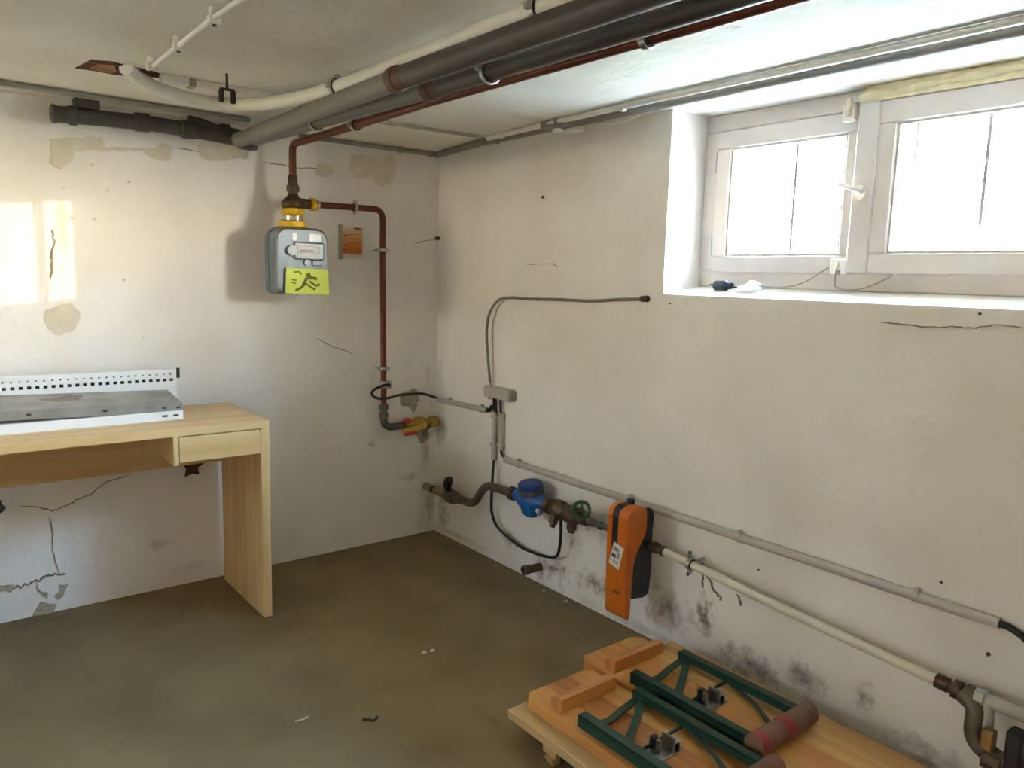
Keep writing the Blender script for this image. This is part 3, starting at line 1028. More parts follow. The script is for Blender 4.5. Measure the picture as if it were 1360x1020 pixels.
# surface duct strip and the twin hook
ds = thing('cable_duct', (-1.25, -0.64, 1.838), 'flat white cable duct on the ceiling beside the bent pipe', 'cable duct')
for x0, x1 in ((-1.42, -1.335), (-1.325, -1.205), (-1.195, -1.09)):
    B().box((x0 + .01, -0.655, 1.838), (x1 + .02, -0.630, 1.861), 0.003).build('duct_length', M_condw, ds)
B().box((-1.33, -0.658, 1.835), (-1.31, -0.620, 1.861), 0.002).build('joint_cover', M_cond, ds)
hk = thing('pipe_hook', (-1.26, -0.79, 1.79), 'dark twin pipe clip hanging from the ceiling near the duct', 'hook')
b = B()
b.cyl((-1.262, -0.79, 1.815), (-1.262, -0.79, 1.863), 0.004, seg=8)
b.box((-1.283, -0.796, 1.812), (-1.241, -0.784, 1.818), 0.001)
b.build('stem', M_rub, hk)
for x in (-1.279, -1.245):
    b = B()
    b.box((x - .007, -0.797, 1.776), (x + .007, -0.783, 1.814), 0.003)
    b.build('jaw', M_rub, hk)

# ------------------------------------------------------------------ gas meter
M_bronze = mat('dark_bronze', '#54432c', 0.5, 0.5, var=0.3, scale=30)
M_yel = mat('yellow_plastic', '#d2a711', 0.42, 0.0, var=0.08)
M_meter = mat('meter_grey', '#737c83', 0.4, 0.25, var=0.08)
M_chrome = mat('bright_metal', '#d8d6cf', 0.18, 1.0, var=0.1)
gm = thing('gas_meter', (MX, MY, 1.19), 'grey gas meter with yellow nuts and a yellow notice hanging on the wall', 'gas meter')
b = B()
b.lathe((MX, MY, 1.672), (0, 0, -1), [(0, .0155), (.003, .018), (.032, .019), (.036, .021), (.042, .021), (.044, .0255), (.066, .0255), (.068, .019), (.082, .019)], 20)
b.build('union', M_bronze, gm)
b = B()
b.lathe((MX, MY, 1.598), (0, 0, -1), [(0, .019), (.012, .024), (.026, .040), (.036, .046), (.052, .046), (.058, .040)], 24)
b.cyl((MX + .02, MY, 1.563), (MX + .075, MY + .012, 1.563), 0.020)
b.build('manifold', M_bronze, gm)
b = B()
b.lathe((MX, MY, 1.540), (0, 0, -1), [(0, .040), (.004, .047), (.022, .047), (.032, .036)], 8)
b.build('upper_nut', M_yel, gm)
b = B()
b.lathe((MX, MY, 1.510), (0, 0, -1), [(0, .036), (.003, .040), (.017, .040), (.020, .036)], 28)
b.build('seal_ring', M_chrome, gm)
b = B()
b.lathe((MX - .004, MY, 1.491), (0, 0, -1), [(0, .044), (.005, .055), (.024, .057), (.036, .044)], 28)
b.build('lower_nut', M_yel, gm)
# meter body: rounded upper corners, flange seam
mx0, mx1, my0, my1, mz0, mz1 = -0.888, -0.668, -0.205, -0.070, 1.197, 1.462
def rrect(x0, x1, z0, z1, r, n=5, rb=None):
    rb = r if rb is None else rb
    out = []
    for cx, cz, a0, rr in ((x1 - r, z1 - r, 0, r), (x0 + r, z1 - r, 90, r), (x0 + rb, z0 + rb, 180, rb), (x1 - rb, z0 + rb, 270, rb)):
        for i in range(n + 1):
            a = math.radians(a0 + 90 * i / n)
            out.append((cx + rr * math.cos(a), cz + rr * math.sin(a)))
    return out
b = B()
prof = rrect(mx0, mx1, mz0, mz1, 0.045, rb=0.02)
cx_, cz_ = (mx0 + mx1) / 2, (mz0 + mz1) / 2
rings = []
for (y, s_) in ((my0, 0.93), (my0 + .008, 0.985), (my0 + .02, 1.0), (my1 - .02, 1.0), (my1 - .008, 0.985), (my1, 0.93)):
    rings.append([(cx_ + (x - cx_) * s_, y, cz_ + (z - cz_) * s_) for x, z in prof])
n = len(prof)
pts = [p for r_ in rings for p in r_]
fs = []
for j in range(len(rings) - 1):
    for i in range(n):
        k = (i + 1) % n
        fs.append((j * n + i, j * n + k, (j + 1) * n + k, (j + 1) * n + i))
b.add(pts, fs, True)
b.f.append(tuple(range(n))); b.sm.append(False)
b.f.append(tuple(range((len(rings) - 1) * n, len(rings) * n))[::-1]); b.sm.append(False)
b.build('body', M_meter, gm)
b = B()
seam = [(cx_ + (x - cx_) * 1.025, (my0 + my1) / 2 + .01, cz_ + (z - cz_) * 1.02) for x, z in prof]
b.prism(seam, (0, 0.006, 0))
b.build('seam_flange', M_meter, gm)
# index housing on the front
M_idx = mat('index_silver', '#8d9092', 0.45, 0.5, var=0.12)
b = B()
b.box((-0.820, my0 - .012, 1.335), (-0.690, my0 + .003, 1.405), 0.006)
b.cyl((-0.826, my0 - .014, 1.370), (-0.826, my0 + .002, 1.370), 0.020)
ix = b.build('index_housing', M_idx, gm)
b = B()
b.box((-0.806, my0 - .0135, 1.362), (-0.712, my0 - .0115, 1.388), 0.001)
b.build('dial_plate', mat('dial_white', '#b5b3aa', 0.4), ix)
b = B()
b.box((-0.798, my0 - .0142, 1.366), (-0.740, my0 - .0133, 1.374))
b.build('counter_window', mat('counter_dark', '#5b3a36', 0.3), ix)
b = B()
b.cyl((-0.765, my0 - .012, 1.325), (-0.765, my0 + .002, 1.325), 0.012)
b.box((-0.742, my0 - .008, 1.312), (-0.700, my0 + .002, 1.334), 0.003)
b.build('seal_screws', M_idx, gm)
for x0, x1 in ((-0.822, -0.800), (-0.752, -0.700)):
    b = B()
    b.box((x0, my0 - .0015, 1.408), (x1, my0 + .003, 1.440), 0.001)
    b.build('sticker', mat('pale_sticker', '#dfe4e8', 0.3), gm)
# yellow notice with printed figure
M_note = mat('lime_notice', '#c9d33a', 0.5, var=0.05)
M_ink = mat('notice_ink', '#6f7a1c', 0.7)
b = B()
b.prism([(-0.860, my0 - .016, 1.200), (-0.672, my0 - .016, 1.196), (-0.675, my0 - .010, 1.300), (-0.852, my0 - .010, 1.302)], (0, 0.0015, 0))
no = lab(b.build('notice', M_note, gm), 'bright yellow-green printed notice with a dark figure')
def ink(pts, w):
    b = B()
    for i in range(len(pts) - 1):
        a, c = V(pts[i]), V(pts[i + 1])
        d = (c - a).normalized()
        nrm = V((-d.y, d.x)) * w / 2
        q = []
        for p_ in (a + nrm, a - nrm, c - nrm, c + nrm):
            f = (p_.y - 1.2) / 0.1
            q.append((p_.x, my0 - .0166 + 0.006 * f, p_.y))
        b.prism(q, (0, 0.0006, 0))
    b.build('print_mark', M_ink, no)
ink([(-0.822, 1.284), (-0.800, 1.288), (-0.790, 1.276)], .006)
ink([(-0.768, 1.272), (-0.752, 1.278)], .016)
ink([(-0.785, 1.232), (-0.768, 1.262), (-0.740, 1.264), (-0.725, 1.258)], .013)
ink([(-0.758, 1.250), (-0.730, 1.232), (-0.712, 1.238)], .009)
ink([(-0.775, 1.240), (-0.795, 1.222), (-0.818, 1.212)], .010)
ink([(-0.772, 1.240), (-0.750, 1.225), (-0.733, 1.216)], .008)
ink([(-0.832, 1.255), (-0.812, 1.252)], .005)
ink([(-0.832, 1.243), (-0.815, 1.240)], .005)

# copper supply pipe from meter to valve
sp_ = thing('gas_supply_pipe', (-0.35, -0.08, 0.60), 'copper pipe from the gas meter down the wall to the yellow valve', 'pipe')
B().tube(bend([(-0.700, -0.126, 1.563), (-0.60, -0.098, 1.568), (-0.45, -0.082, 1.570), (-0.348, -0.08, 1.572), (-0.348, -0.08, 1.40), (-0.338, -0.08, 0.665)], 0.06, 9), 0.0135, 16).build('tube', M_copper, sp_)
b = B()
b.lathe((-0.715, -0.130, 1.563), (1, .2, 0), [(0, .020), (.003, .026), (.022, .026), (.025, .018)], 8)
b.build('yellow_nut', M_yel, sp_)
b = B()
b.lathe((-0.690, -0.124, 1.563), (1, .2, 0), [(0, .018), (.002, .023), (.012, .023), (.014, .018)], 24)
b.build('ring', M_chrome, sp_)
clamp(sp_, (-0.486, -0.084, 1.570), (1, 0.05, 0), 0.0135, (-0.486, 0, 1.575))
clamp(sp_, (-0.347, -0.08, 1.392), (0, 0, 1), 0.0135, (-0.347, 0, 1.392))
clamp(sp_, (-0.340, -0.08, 0.856), (0, 0, 1), 0.0135, (-0.340, 0, 0.856))
b = B()
b.lathe((-0.338, -0.08, 0.80), (0, 0, -1), [(0, .0145), (.002, .019), (.030, .019), (.032, .0145)], 16)
b.box((-0.322, -0.10, 0.765), (-0.308, -0.075, 0.80), 0.002)
lab(b.build('earth_clamp', M_clamp, sp_), 'earthing clamp with cable screw')
M_galv = mat('galvanised_fitting', '#67685c', 0.5, 0.6, var=0.2, scale=30)
b = B()
b.tube(bend([(-0.338, -0.08, 0.685), (-0.338, -0.08, 0.578), (-0.215, -0.068, 0.578)], 0.055, 9), 0.0175, 16)
b.lathe((-0.338, -0.08, 0.690), (0, 0, -1), [(0, .018), (.002, .022), (.022, .022), (.024, .018)], 16)
b.lathe((-0.338, -0.08, 0.650), (0, 0, -1), [(0, .018), (.002, .0215), (.020, .0215), (.022, .018)], 16)
b.build('grey_elbow', M_galv, sp_)
gv = thing('gas_valve', (-0.12, -0.06, 0.54), 'yellow gas shut-off valve with red lever ends in the corner', 'valve')
M_yelv = mat('valve_yellow', '#a5832a', 0.5, 0.1, var=0.15)
M_red = mat('lever_red', '#b02a22', 0.45, var=0.1)
b = B()
b.lathe((-0.225, -0.066, 0.580), (1, .05, -.01), [(0, .018), (.004, .024), (.03, .024), (.034, .018), (.05, .019), (.075, .030), (.105, .030), (.13, .020), (.15, .019), (.154, .026), (.19, .026), (.195, .020)], 20)
b.build('body', M_yelv, gv)
b = B()
b.cyl((-0.045, -0.062, 0.577), (-0.032, -0.062, 0.577), 0.026)
b.tube(bend([(-0.05, -0.060, 0.577), (-0.035, -0.06, 0.577), (-0.035, 0.004, 0.577)], 0.02), 0.018, 14)
b.build('wall_elbow', M_yelv, gv)
b = B()
b.cyl((-0.13, -0.066, 0.580), (-0.13, -0.108, 0.575), 0.010)
b.prism([(-0.122, -0.104, 0.592), (-0.122, -0.104, 0.560), (-0.195, -0.104, 0.552), (-0.255, -0.100, 0.556), (-0.25, -0.100, 0.567), (-0.19, -0.104, 0.575)], (0, -0.006, 0))
b.build('lever', mat('lever_yellow', '#c29a2f', 0.5, 0.0), gv)
b = B()
b.ball((-0.222, -0.093, 0.603), 0.018, sc=(1.25, .8, .8))
b.build('lever_grip', M_red, gv)
b = B()
b.box((-0.242, -0.112, 0.535), (-0.172, -0.098, 0.551), 0.005)
b.build('lever_grip', M_red, gv)
b = B()
b.cyl((-0.10, -0.062, 0.56), (-0.10, -0.062, 0.505), 0.012)
b.cyl((-0.075, -0.062, 0.56), (-0.075, -0.0, 0.51), 0.008)
b.build('test_plug', M_galv, gv)

# orange information card
ca = thing('notice_card', (-0.455, 0, 1.35), 'small orange printed card on the wall right of the gas meter', 'card')
b = B()
b.prism([(-0.508, -0.005, 1.350), (-0.407, -0.005, 1.354), (-0.407, -0.005, 1.492), (-0.508, -0.005, 1.494)], (0, 0.005, 0))
b.build('sheet', mat('card_paper', '#d8cdb6', 0.6), ca)
b = B()
b.prism([(-0.524, -0.005, 1.346), (-0.508, -0.009, 1.346), (-0.508, -0.009, 1.497), (-0.524, -0.005, 1.498)], (0, 0.005, 0))
b.build('spine', mat('card_spine', '#8d867a', 0.6), ca)
for i, (z0, z1, c) in enumerate(((1.372, 1.398, '#c4641b'), (1.398, 1.422, '#cb7428'), (1.422, 1.445, '#d08a45'), (1.445, 1.466, '#d69e62'), (1.466, 1.478, '#dbb082'))):
    b = B()
    b.box((-0.506, -0.0056, z0), (-0.411, -0.0050, z1))
    b.build('printed_band', mat('card_print%d' % i, c, 0.6, var=0.05), ca)
M_inkd = mat('card_ink', '#3f342c', 0.7)
for x0, x1, z0, z1 in ((-0.452, -0.418, 1.481, 1.487), (-0.500, -0.484, 1.448, 1.455), (-0.500, -0.486, 1.405, 1.411), (-0.500, -0.488, 1.385, 1.391)):
    b = B()
    b.box((x0, -0.0062, z0), (x1, -0.0055, z1))
    b.build('print_mark', M_inkd, ca)
for i in range(5):
    b = B()
    b.box((-0.478, -0.0062, 1.380 + i * .019), (-0.425, -0.0055, 1.382 + i * .019))
    b.build('print_line', mat('card_ink_soft', '#8f5a2a', 0.7), ca)

# bolt stub high in the corner and a screw in the right wall
b = B()
b.cyl((-0.012, 0.003, 1.464), (-0.012, -0.018, 1.464), 0.010, seg=6)
b.cyl((-0.012, -0.018, 1.464), (-0.012, -0.026, 1.464), 0.006, seg=10)
tag(b.build('bolt', mat('rust_bolt', '#4d3f30', 0.7, 0.4)), 'dark rusty bolt in the corner of the two walls', 'bolt')
b = B()
b.cyl((0.003, -0.772, 1.612), (-0.008, -0.772, 1.612), 0.006, seg=10)
b.box((-0.010, -0.777, 1.611), (-0.008, -0.767, 1.613))
tag(b.build('screw', MATS['rust_bolt']), 'small dark screw alone high in the window wall', 'screw')

# earth cable from the copper pipe to the conduit
b = B()
b.tube(spline([(-0.315, -0.096, 0.782), (-0.355, -0.105, 0.782), (-0.395, -0.095, 0.765), (-0.402, -0.085, 0.742), (-0.375, -0.088, 0.722), (-0.33, -0.105, 0.722), (-0.26, -0.06, 0.722), (-0.17, -0.025, 0.718), (-0.09, -0.016, 0.713), (-0.03, -0.016, 0.694), (-0.018, -0.04, 0.688)]), 0.0062, 10)
tag(b.build('earth_cable', M_blk), 'black cable looping behind the copper pipe to the corner', 'cable')

# ------------------------------------------------------------------ electrical run on the right wall
M_pvc = mat('grey_pvc', '#b4aba1', 0.5, 0.0, var=0.07)
def wall_conduit(name, label, p0, p1, r, clips):
    t = thing(name, p0, label, 'conduit')
    p0, p1 = V(p0), V(p1)
    b = B()
    d = (p1 - p0).normalized()
    b.lathe(p0, d, [(0, r * .8), (0, r), ((p1 - p0).length, r), ((p1 - p0).length, r * .8)], 14)
    b.build('tube', M_pvc, t)
    for k in clips:
        q = p0 + (p1 - p0) * k
        side = V((0, 0, 1)) if abs(d.z) < .5 else V((0, 1, 0))
        b = B()
        b.lathe(q - d * .008, d, [(0, r + .0005), (.001, r + .0025), (.015, r + .0025), (.016, r + .0005)], 14, cap=False)
        c = q + side * (r + .004)
        b.box(c - V((.010, .006, .006)), c + V((.006, .006, .006)), 0.002)
        b.build('clip', M_pvc, t)
    return t
CX = -0.013
wall_conduit('wall_conduit', 'short grey conduit from the corner to the junction box', (CX, -0.045, 0.682), (CX, -0.445, 0.690), 0.013, (0.25, 0.9))
wall_conduit('wall_conduit', 'upright grey conduit under the junction box, the longer left one', (CX, -0.503, 0.695), (CX, -0.503, 0.475), 0.0125, (0.12, 0.70))
wall_conduit('wall_conduit', 'upright grey conduit under the junction box, the shorter right one', (CX, -0.553, 0.695), (CX, -0.553, 0.530), 0.0135, (0.12, 0.88))
wall_conduit('wall_conduit', 'long grey conduit running along the lower window wall', (CX, -0.585, 0.492), (CX, -2.545, 0.486), 0.0145, (0.05, 0.38, 0.62, 0.90))
jb = thing('junction_box', (-0.02, -0.54, 0.755), 'small grey junction box on the window wall with cables below', 'junction box')
b = B()
b.box((-0.042, -0.628, 0.758), (0.003, -0.450, 0.808), 0.004)
b.build('cover', M_pvc, jb)
b = B()
b.box((-0.034, -0.640, 0.763), (0.003, -0.628, 0.803), 0.003)
b.build('end_piece', mat('pvc_dim', '#8f897c', 0.5), jb)
b = B()
b.cyl((-0.02, -0.47, 0.758), (-0.02, -0.47, 0.745), 0.007, seg=12)
b.cyl((-0.02, -0.472, 0.808), (-0.02, -0.472, 0.820), 0.007, seg=12)
b.build('gland', M_pvc, jb)
for i, (y, lbl) in enumerate(((-0.496, 'left'), (-0.512, 'middle'), (-0.548, 'right'))):
    b = B()
    b.cyl((-0.018, y, 0.765), (-0.015, y - .001, 0.69), 0.0058, seg=10)
    tag(b.build('cable_drop', M_blk), 'short black cable between junction box and conduit, %s of three' % lbl, 'cable', 'cables below the junction box')
b = B()
b.cyl((CX, -0.440, 0.6896), (CX, -0.462, 0.694), 0.0095, seg=10)
b.cyl((CX, -0.462, 0.694), (CX, -0.478, 0.715), 0.0075, seg=10)
tag(b.build('cable_stub', M_blk), 'black cable end leaving the short corner conduit', 'cable')
b = B()
b.tube(spline([(CX, -0.552, 0.535), (CX - .002, -0.558, 0.518), (CX, -0.575, 0.498), (CX, -0.588, 0.492)]), 0.006, 10)
tag(b.build('cable_link', M_blk), 'black cable link between upright and long conduit', 'cable')
# grey cable arching to the hole by the window
b = B()
b.tube(spline([(-0.020, -0.472, 0.815), (-0.024, -0.468, 0.86), (-0.03, -0.460, 0.95), (-0.032, -0.452, 1.05), (-0.030, -0.468, 1.13), (-0.026, -0.525, 1.188), (-0.022, -0.60, 1.202), (-0.018, -0.72, 1.202), (-0.014, -0.90, 1.206), (-0.012, -1.08, 1.208), (-0.012, -1.22, 1.219), (-0.010, -1.345, 1.226)]), 0.0062, 10)
ac = tag(b.build('arched_cable', mat('grey_cable', '#7d776b', 0.5)), 'thin grey cable arching from the junction box towards the window', 'cable')
b = B()
b.cyl((-0.012, -1.335, 1.226), (-0.012, -1.36, 1.2265), 0.011, seg=12)
b.cyl((-0.012, -1.352, 1.2265), (0.002, -1.352, 1.2265), 0.012, seg=12)
b.build('end_plug', M_old, ac)
# black cable loop to the water meter
b = B()
b.tube(spline([(CX, -0.503, 0.480), (-0.03, -0.522, 0.44), (-0.04, -0.53, 0.36), (-0.045, -0.535, 0.28), (-0.04, -0.535, 0.235), (-0.035, -0.565, 0.186), (-0.03, -0.64, 0.155), (-0.03, -0.73, 0.137), (-0.03, -0.83, 0.138), (-0.032, -0.92, 0.150), (-0.04, -0.975, 0.175), (-0.05, -1.00, 0.22), (-0.06, -1.015, 0.29), (-0.07, -1.02, 0.36)], 7), 0.0062, 10)
tag(b.build('meter_cable', M_blk), 'black cable hanging in a loop below the blue water meter', 'cable')
b = B()
b.tube(spline([(CX, -2.535, 0.486), (-0.014, -2.57, 0.484), (-0.016, -2.61, 0.465), (-0.018, -2.645, 0.42), (-0.018, -2.66, 0.36), (-0.02, -2.665, 0.20), (-0.02, -2.665, 0.0)]), 0.009, 10)
tag(b.build('conduit_cable', M_blk), 'black cable leaving the long conduit at the right edge', 'cable')

# ------------------------------------------------------------------ water line
M_steel = mat('tarnished_steel', '#6a5f4f', 0.5, 0.5, var=0.25, scale=26, bump=0.2)
M_brass = mat('tarnished_brass', '#5e4a38', 0.5, 0.5, var=0.35, scale=40, bump=0.5)
M_blue = mat('meter_blue', '#1d5fa8', 0.42, 0.0, var=0.12)
M_blued = mat('meter_lid_blue', '#24407e', 0.4, 0.0, var=0.1)
M_green = mat('handwheel_green', '#35572a', 0.5, 0.1, var=0.2)
wt = thing('water_pipe', (-0.07, -0.45, 0.20), 'bent steel water pipe with black lever tap near the corner', 'pipe')
b = B()
b.tube(bend([(-0.07, -0.285, 0.255), (-0.075, -0.44, 0.258), (-0.078, -0.535, 0.375), (-0.08, -0.73, 0.382)], 0.05, 8), 0.0185, 16)
b.build('tube', M_steel, wt)
b = B()
b.lathe((-0.07, -0.215, 0.248), (0, -1, 0.03), [(0, .020), (.01, .030), (.05, .034), (.075, .028), (.09, .022), (.11, .020)], 20)
b.build('tap_body', M_steel, wt)
b = B()
b.cyl((-0.07, -0.245, 0.262), (-0.085, -0.240, 0.300), 0.015)
b.tube([(-0.085, -0.240, 0.290), (-0.092, -0.25, 0.312), (-0.096, -0.268, 0.335), (-0.098, -0.285, 0.345)], [0.017, 0.022, 0.022, 0.014], 14)
b.build('lever', M_blk, wt)
b = B()
b.lathe((-0.06, -0.215, 0.245), (0, 1, -.02), [(0, .016), (.03, .018), (.032, .022), (.10, .022), (.102, .018), (.21, .018)], 18)
b.build('wall_stub', mat('plaster_caked_pipe', '#9c8a6e', 0.8, 0.0, var=0.2), wt)
b = B()
b.ball((-0.064, -0.085, 0.243), 0.020, 14, (1, .7, 1))
b.build('dark_cap', M_rub, wt)
b = B()
b.lathe((-0.08, -0.715, 0.382), (0, -1, 0), [(0, .020), (.004, .031), (.03, .031), (.034, .025), (.055, .025)], 8)
b.build('nut', M_brass, wt)

wm_ = thing('water_meter', (-0.08, -0.86, 0.33), 'bright blue water meter with dark blue lid on the water line', 'water meter')
b = B()
b.lathe((-0.08, -0.755, 0.385), (0, -1, 0), [(0, .024), (.006, .029), (.035, .029), (.045, .040), (.065, .048), (.115, .050), (.14, .044), (.155, .030), (.19, .026)], 24)
b.lathe((-0.08, -0.855, 0.375), (-.15, 0, 1), [(-.055, .030), (-.04, .046), (0, .052), (.035, .052), (.040, .049)], 24)
b.build('body', M_blue, wm_)
ax = V((-.15, 0, 1)).normalized()
c0 = V((-0.08, -0.855, 0.375)) + ax * .036
b = B()
b.lathe(c0, ax, [(0, .050), (.003, .053), (.024, .053), (.026, .050)], 28)
b.build('collar_ring', mat('meter_collar', '#5a5154', 0.5, 0.3, var=0.2), wm_)
b = B()
b.lathe(c0 + ax * .025, ax, [(0, .051), (.004, .053), (.022, .052), (.027, .046), (.028, .02)], 28)
b.box(c0 + V((-.005, .046, .028)), c0 + V((.012, .062, .045)), .003)
b.build('lid', M_blued, wm_)
b = B()
b.ball((-0.115, -0.935, 0.365), 0.010, 12)
b.tube([(-0.115, -0.935, 0.360), (-0.117, -0.937, 0.335), (-0.115, -0.935, 0.315)], 0.003, 8)
lab(b.build('seal', M_condw, wm_), 'small white seal on a wire')

vl = thing('stop_valve', (-0.08, -1.09, 0.34), 'tarnished brass stop valve with green handwheel beside the water meter', 'valve')
b = B()
b.lathe((-0.08, -0.945, 0.388), (0, -1, -0.02), [(0, .024), (.002, .031), (.028, .031), (.030, .024), (.045, .024), (.047, .034), (.058, .040), (.095, .040), (.105, .034), (.118, .030), (.122, .034), (.145, .036), (.165, .034), (.19, .026), (.20, .022), (.235, .020)], 12)
b.build('body', M_brass, vl)
b = B()
b.lathe((-0.08, -1.10, 0.375), (-.1, 0, -1), [(0, .022), (.045, .020), (.047, .014), (.058, .014)], 10)
b.build('drain_plug', M_brass, vl)
b = B()
b.lathe((-0.10, -1.02, 0.37), (-.3, 0, -1), [(0, .020), (.035, .018), (.037, .012), (.05, .012)], 8)
b.build('drain_plug', M_brass, vl)
b = B()
b.lathe((-0.08, -0.97, 0.405), (0, -1, -.06), [(0, .010), (.12, .012), (.13, .016)], 10)
b.build('bypass_rod', M_brass, vl)
wa = V((-.62, -.62, .35)).normalized()
wc = V((-0.118, -1.185, 0.436))
b = B()
b.cyl(V((-0.08, -1.12, 0.395)), wc, 0.011, seg=12)
b.lathe(V((-0.085, -1.13, 0.400)), wc - V((-0.085, -1.13, 0.400)), [(0, .022), (.02, .020), (.022, .015), (.035, .014)], 8)
b.build('stem', M_brass, vl)
b = B()
b.torus(wc, wa, 0.030, 0.0068, 28, 10)
b.cyl(wc - wa * .008, wc + wa * .008, 0.010, seg=12)
a_ = wa.orthogonal().normalized()
b_ = wa.cross(a_)
for k in range(3):
    w = math.radians(120 * k + 100)
    b.cyl(wc, wc + (a_ * math.cos(w) + b_ * math.sin(w)) * .029, 0.0052, seg=8)
b.build('handwheel', M_green, vl)
b = B()
b.tube([(-0.08, -1.17, 0.385), (-0.08, -1.30, 0.388), (-0.08, -1.42, 0.383)], 0.012, 12)
for y in (-1.20, -1.245, -1.30, -1.36):
    b.lathe((-0.08, y, 0.386), (0, -1, 0), [(0, .012), (.002, .0165), (.014, .0165), (.016, .012)], 8)
b.build('coupling', M_galv, vl)

# orange and black unit on the pipe
M_org = mat('orange_plastic', '#c5640f', 0.42, 0.0, var=0.06)
M_blu = mat('black_shell', '#17181c', 0.45, 0.0, var=0.2)
un = thing('leak_guard', (-0.13, -1.445, 0.13), 'orange and black device clamped upright on the water pipe', 'device')
yl, yr = -1.398, -1.492
b = B()
prof = [(-0.190, .150), (-0.182, .136), (-0.172, .134), (-0.166, .145), (-0.163, .24), (-0.160, .32), (-0.148, .365), (-0.122, .405), (-0.106, .425), (-0.102, .455), (-0.104, .505), (-0.112, .522), (-0.135, .530), (-0.165, .526), (-0.188, .515), (-0.197, .495), (-0.197, .40), (-0.194, .25)]
# two cheeks with the recessed black stripe between them
b.prism([(x, yl, z) for x, z in prof], (0, -0.020, 0))
b.prism([(x, yl - .050, z) for x, z in prof], (0, yr - yl + .050, 0))
low = [(x, z) for x, z in prof if z < .37] + [(-0.194, .365)]
b.prism([(-0.190, yl - .02, .150), (-0.182, yl - .02, .136), (-0.172, yl - .02, .134), (-0.166, yl - .02, .145), (-0.163, yl - .02, .24), (-0.160, yl - .02, .36), (-0.195, yl - .02, .36), (-0.194, yl - .02, .25)], (0, -0.030, 0))
b.build('orange_cover', M_org, un)
b = B()
b.prism([(-0.191, yl - .02, .36), (-0.150, yl - .02, .36), (-0.106, yl - .02, .425), (-0.104, yl - .02, .510), (-0.12, yl - .02, .530), (-0.165, yl - .02, .528), (-0.183, yl - .02, .518), (-0.191, yl - .02, .49)], (0, -0.030, 0))
b.build('centre_stripe', M_blu, un)
b = B()
b.prism([(-0.163, yl - .006, .205), (-0.095, yl - .006, .195), (-0.070, yl - .006, .205), (-0.062, yl - .006, .30), (-0.066, yl - .006, .44), (-0.080, yl - .006, .50), (-0.106, yl - .006, .505), (-0.106, yl - .006, .425), (-0.150, yl - .006, .365), (-0.161, yl - .006, .30)], (0, yr - yl + .010, 0))
b.build('black_body', M_blu, un)
b = B()
b.cyl((-0.135, yl - .045, .525), (-0.133, yl - .045, .545), 0.014, seg=14)
b.tube(spline([(-0.085, yl - .06, .49), (-0.070, yl - .07, .50), (-0.055, yl - .07, .48), (-0.055, yl - .07, .44)]), 0.010, 10)
b.build('cap', M_blu, un)
b = B()
q = V((-0.1965, -1.445, 0.355))
rot = Matrix.Rotation(math.radians(14), 4, 'X')
b.box(q - V((.0008, .024, .042)), q + V((.0008, .024, .042)), 0, rot)
stk = lab(b.build('sticker', mat('sticker_white', '#e2ddd5', 0.5), un), 'white sticker with small printed blocks')
for dy, dz, hy, hz, c in ((.006, .022, .012, .006, '#8d8580'), (.010, -.004, .009, .006, '#4a4340'), (-.009, .004, .006, .010, '#a89f98'), (-.004, -.024, .012, .004, '#b3aaa2')):
    b = B()
    qq = q + rot @ V((-.0012, dy, dz))
    b.box(qq - V((.0006, hy, hz)), qq + V((.0006, hy, hz)), 0, rot)
    b.build('print_block', mat('sticker_ink' + c, c, 0.6), stk)
b = B()
b.box((-0.1955, -1.465, .222), (-0.194, -1.437, .230))
b.build('raised_mark', mat('dark_orange', '#8a4310', 0.5), un)

# white plastic water pipe along the wall
pw = thing('plastic_water_pipe', (-0.075, -2.0, 0.30), 'cream plastic water pipe along the foot of the window wall', 'pipe')
P0, P1 = V((-0.075, -1.535, 0.378)), V((-0.075, -2.455, 0.312))
B().tube([P0, P0 + (P1 - P0) * .2, P0 + (P1 - P0) * .5 - V((0, 0, .004)), P1], 0.0145, 14).build('tube', mat('cream_pipe', '#d2cab4', 0.45, var=0.06), pw)
b = B()
d = (P0 - P1).normalized()
b.lathe(P0 - d * .02, d, [(0, .015), (.002, .019), (.012, .019), (.014, .016), (.03, .016), (.032, .020), (.05, .020), (.052, .013), (.10, .013)], 10)
b.build('fitting', M_brass, pw)
cl = clamp(pw, P0 + (P1 - P0) * .14, d, 0.0145, (0, -1.66, 0.372))
b = B()
b.cyl((-0.075, -1.66, 0.385), (-0.070, -1.655, 0.41), 0.006, seg=8)
b.cyl((-0.075, -1.66, 0.36), (-0.068, -1.65, 0.325), 0.005, seg=8)
b.build('clamp_bolt', M_galv, cl)

# pipe assembly at the right edge
ra = thing('backflow_fitting', (-0.085, -2.57, 0.2), 'tarnished pipe elbow and filter fittings at the right edge', 'pipe fitting')
b = B()
d2 = (P1 - P0).normalized()
b.lathe(P1 - d2 * .015, d2, [(0, .016), (.002, .019), (.032, .019), (.034, .016), (.04, .016), (.043, .024), (.062, .024), (.065, .018), (.07, .026), (.10, .028), (.11, .020)], 12)
b.build('union', M_brass, ra)
b = B()
b.tube(bend([(-0.085, -2.51, 0.308), (-0.10, -2.545, 0.30), (-0.11, -2.548, 0.215), (-0.11, -2.62, 0.195), (-0.11, -2.70, 0.19)], 0.05, 9), 0.022, 16)
b.build('elbow', M_steel, ra)
b = B()
b.tube([(-0.085, -2.545, 0.318), (-0.085, -2.60, 0.318), (-0.085, -2.75, 0.316)], 0.017, 14)
b.lathe((-0.085, -2.535, 0.318), (0, -1, 0), [(0, .018), (.003, .024), (.022, .024), (.025, .018)], 8)
b.tube([(-0.09, -2.565, 0.315), (-0.10, -2.57, 0.26)], 0.015, 12)
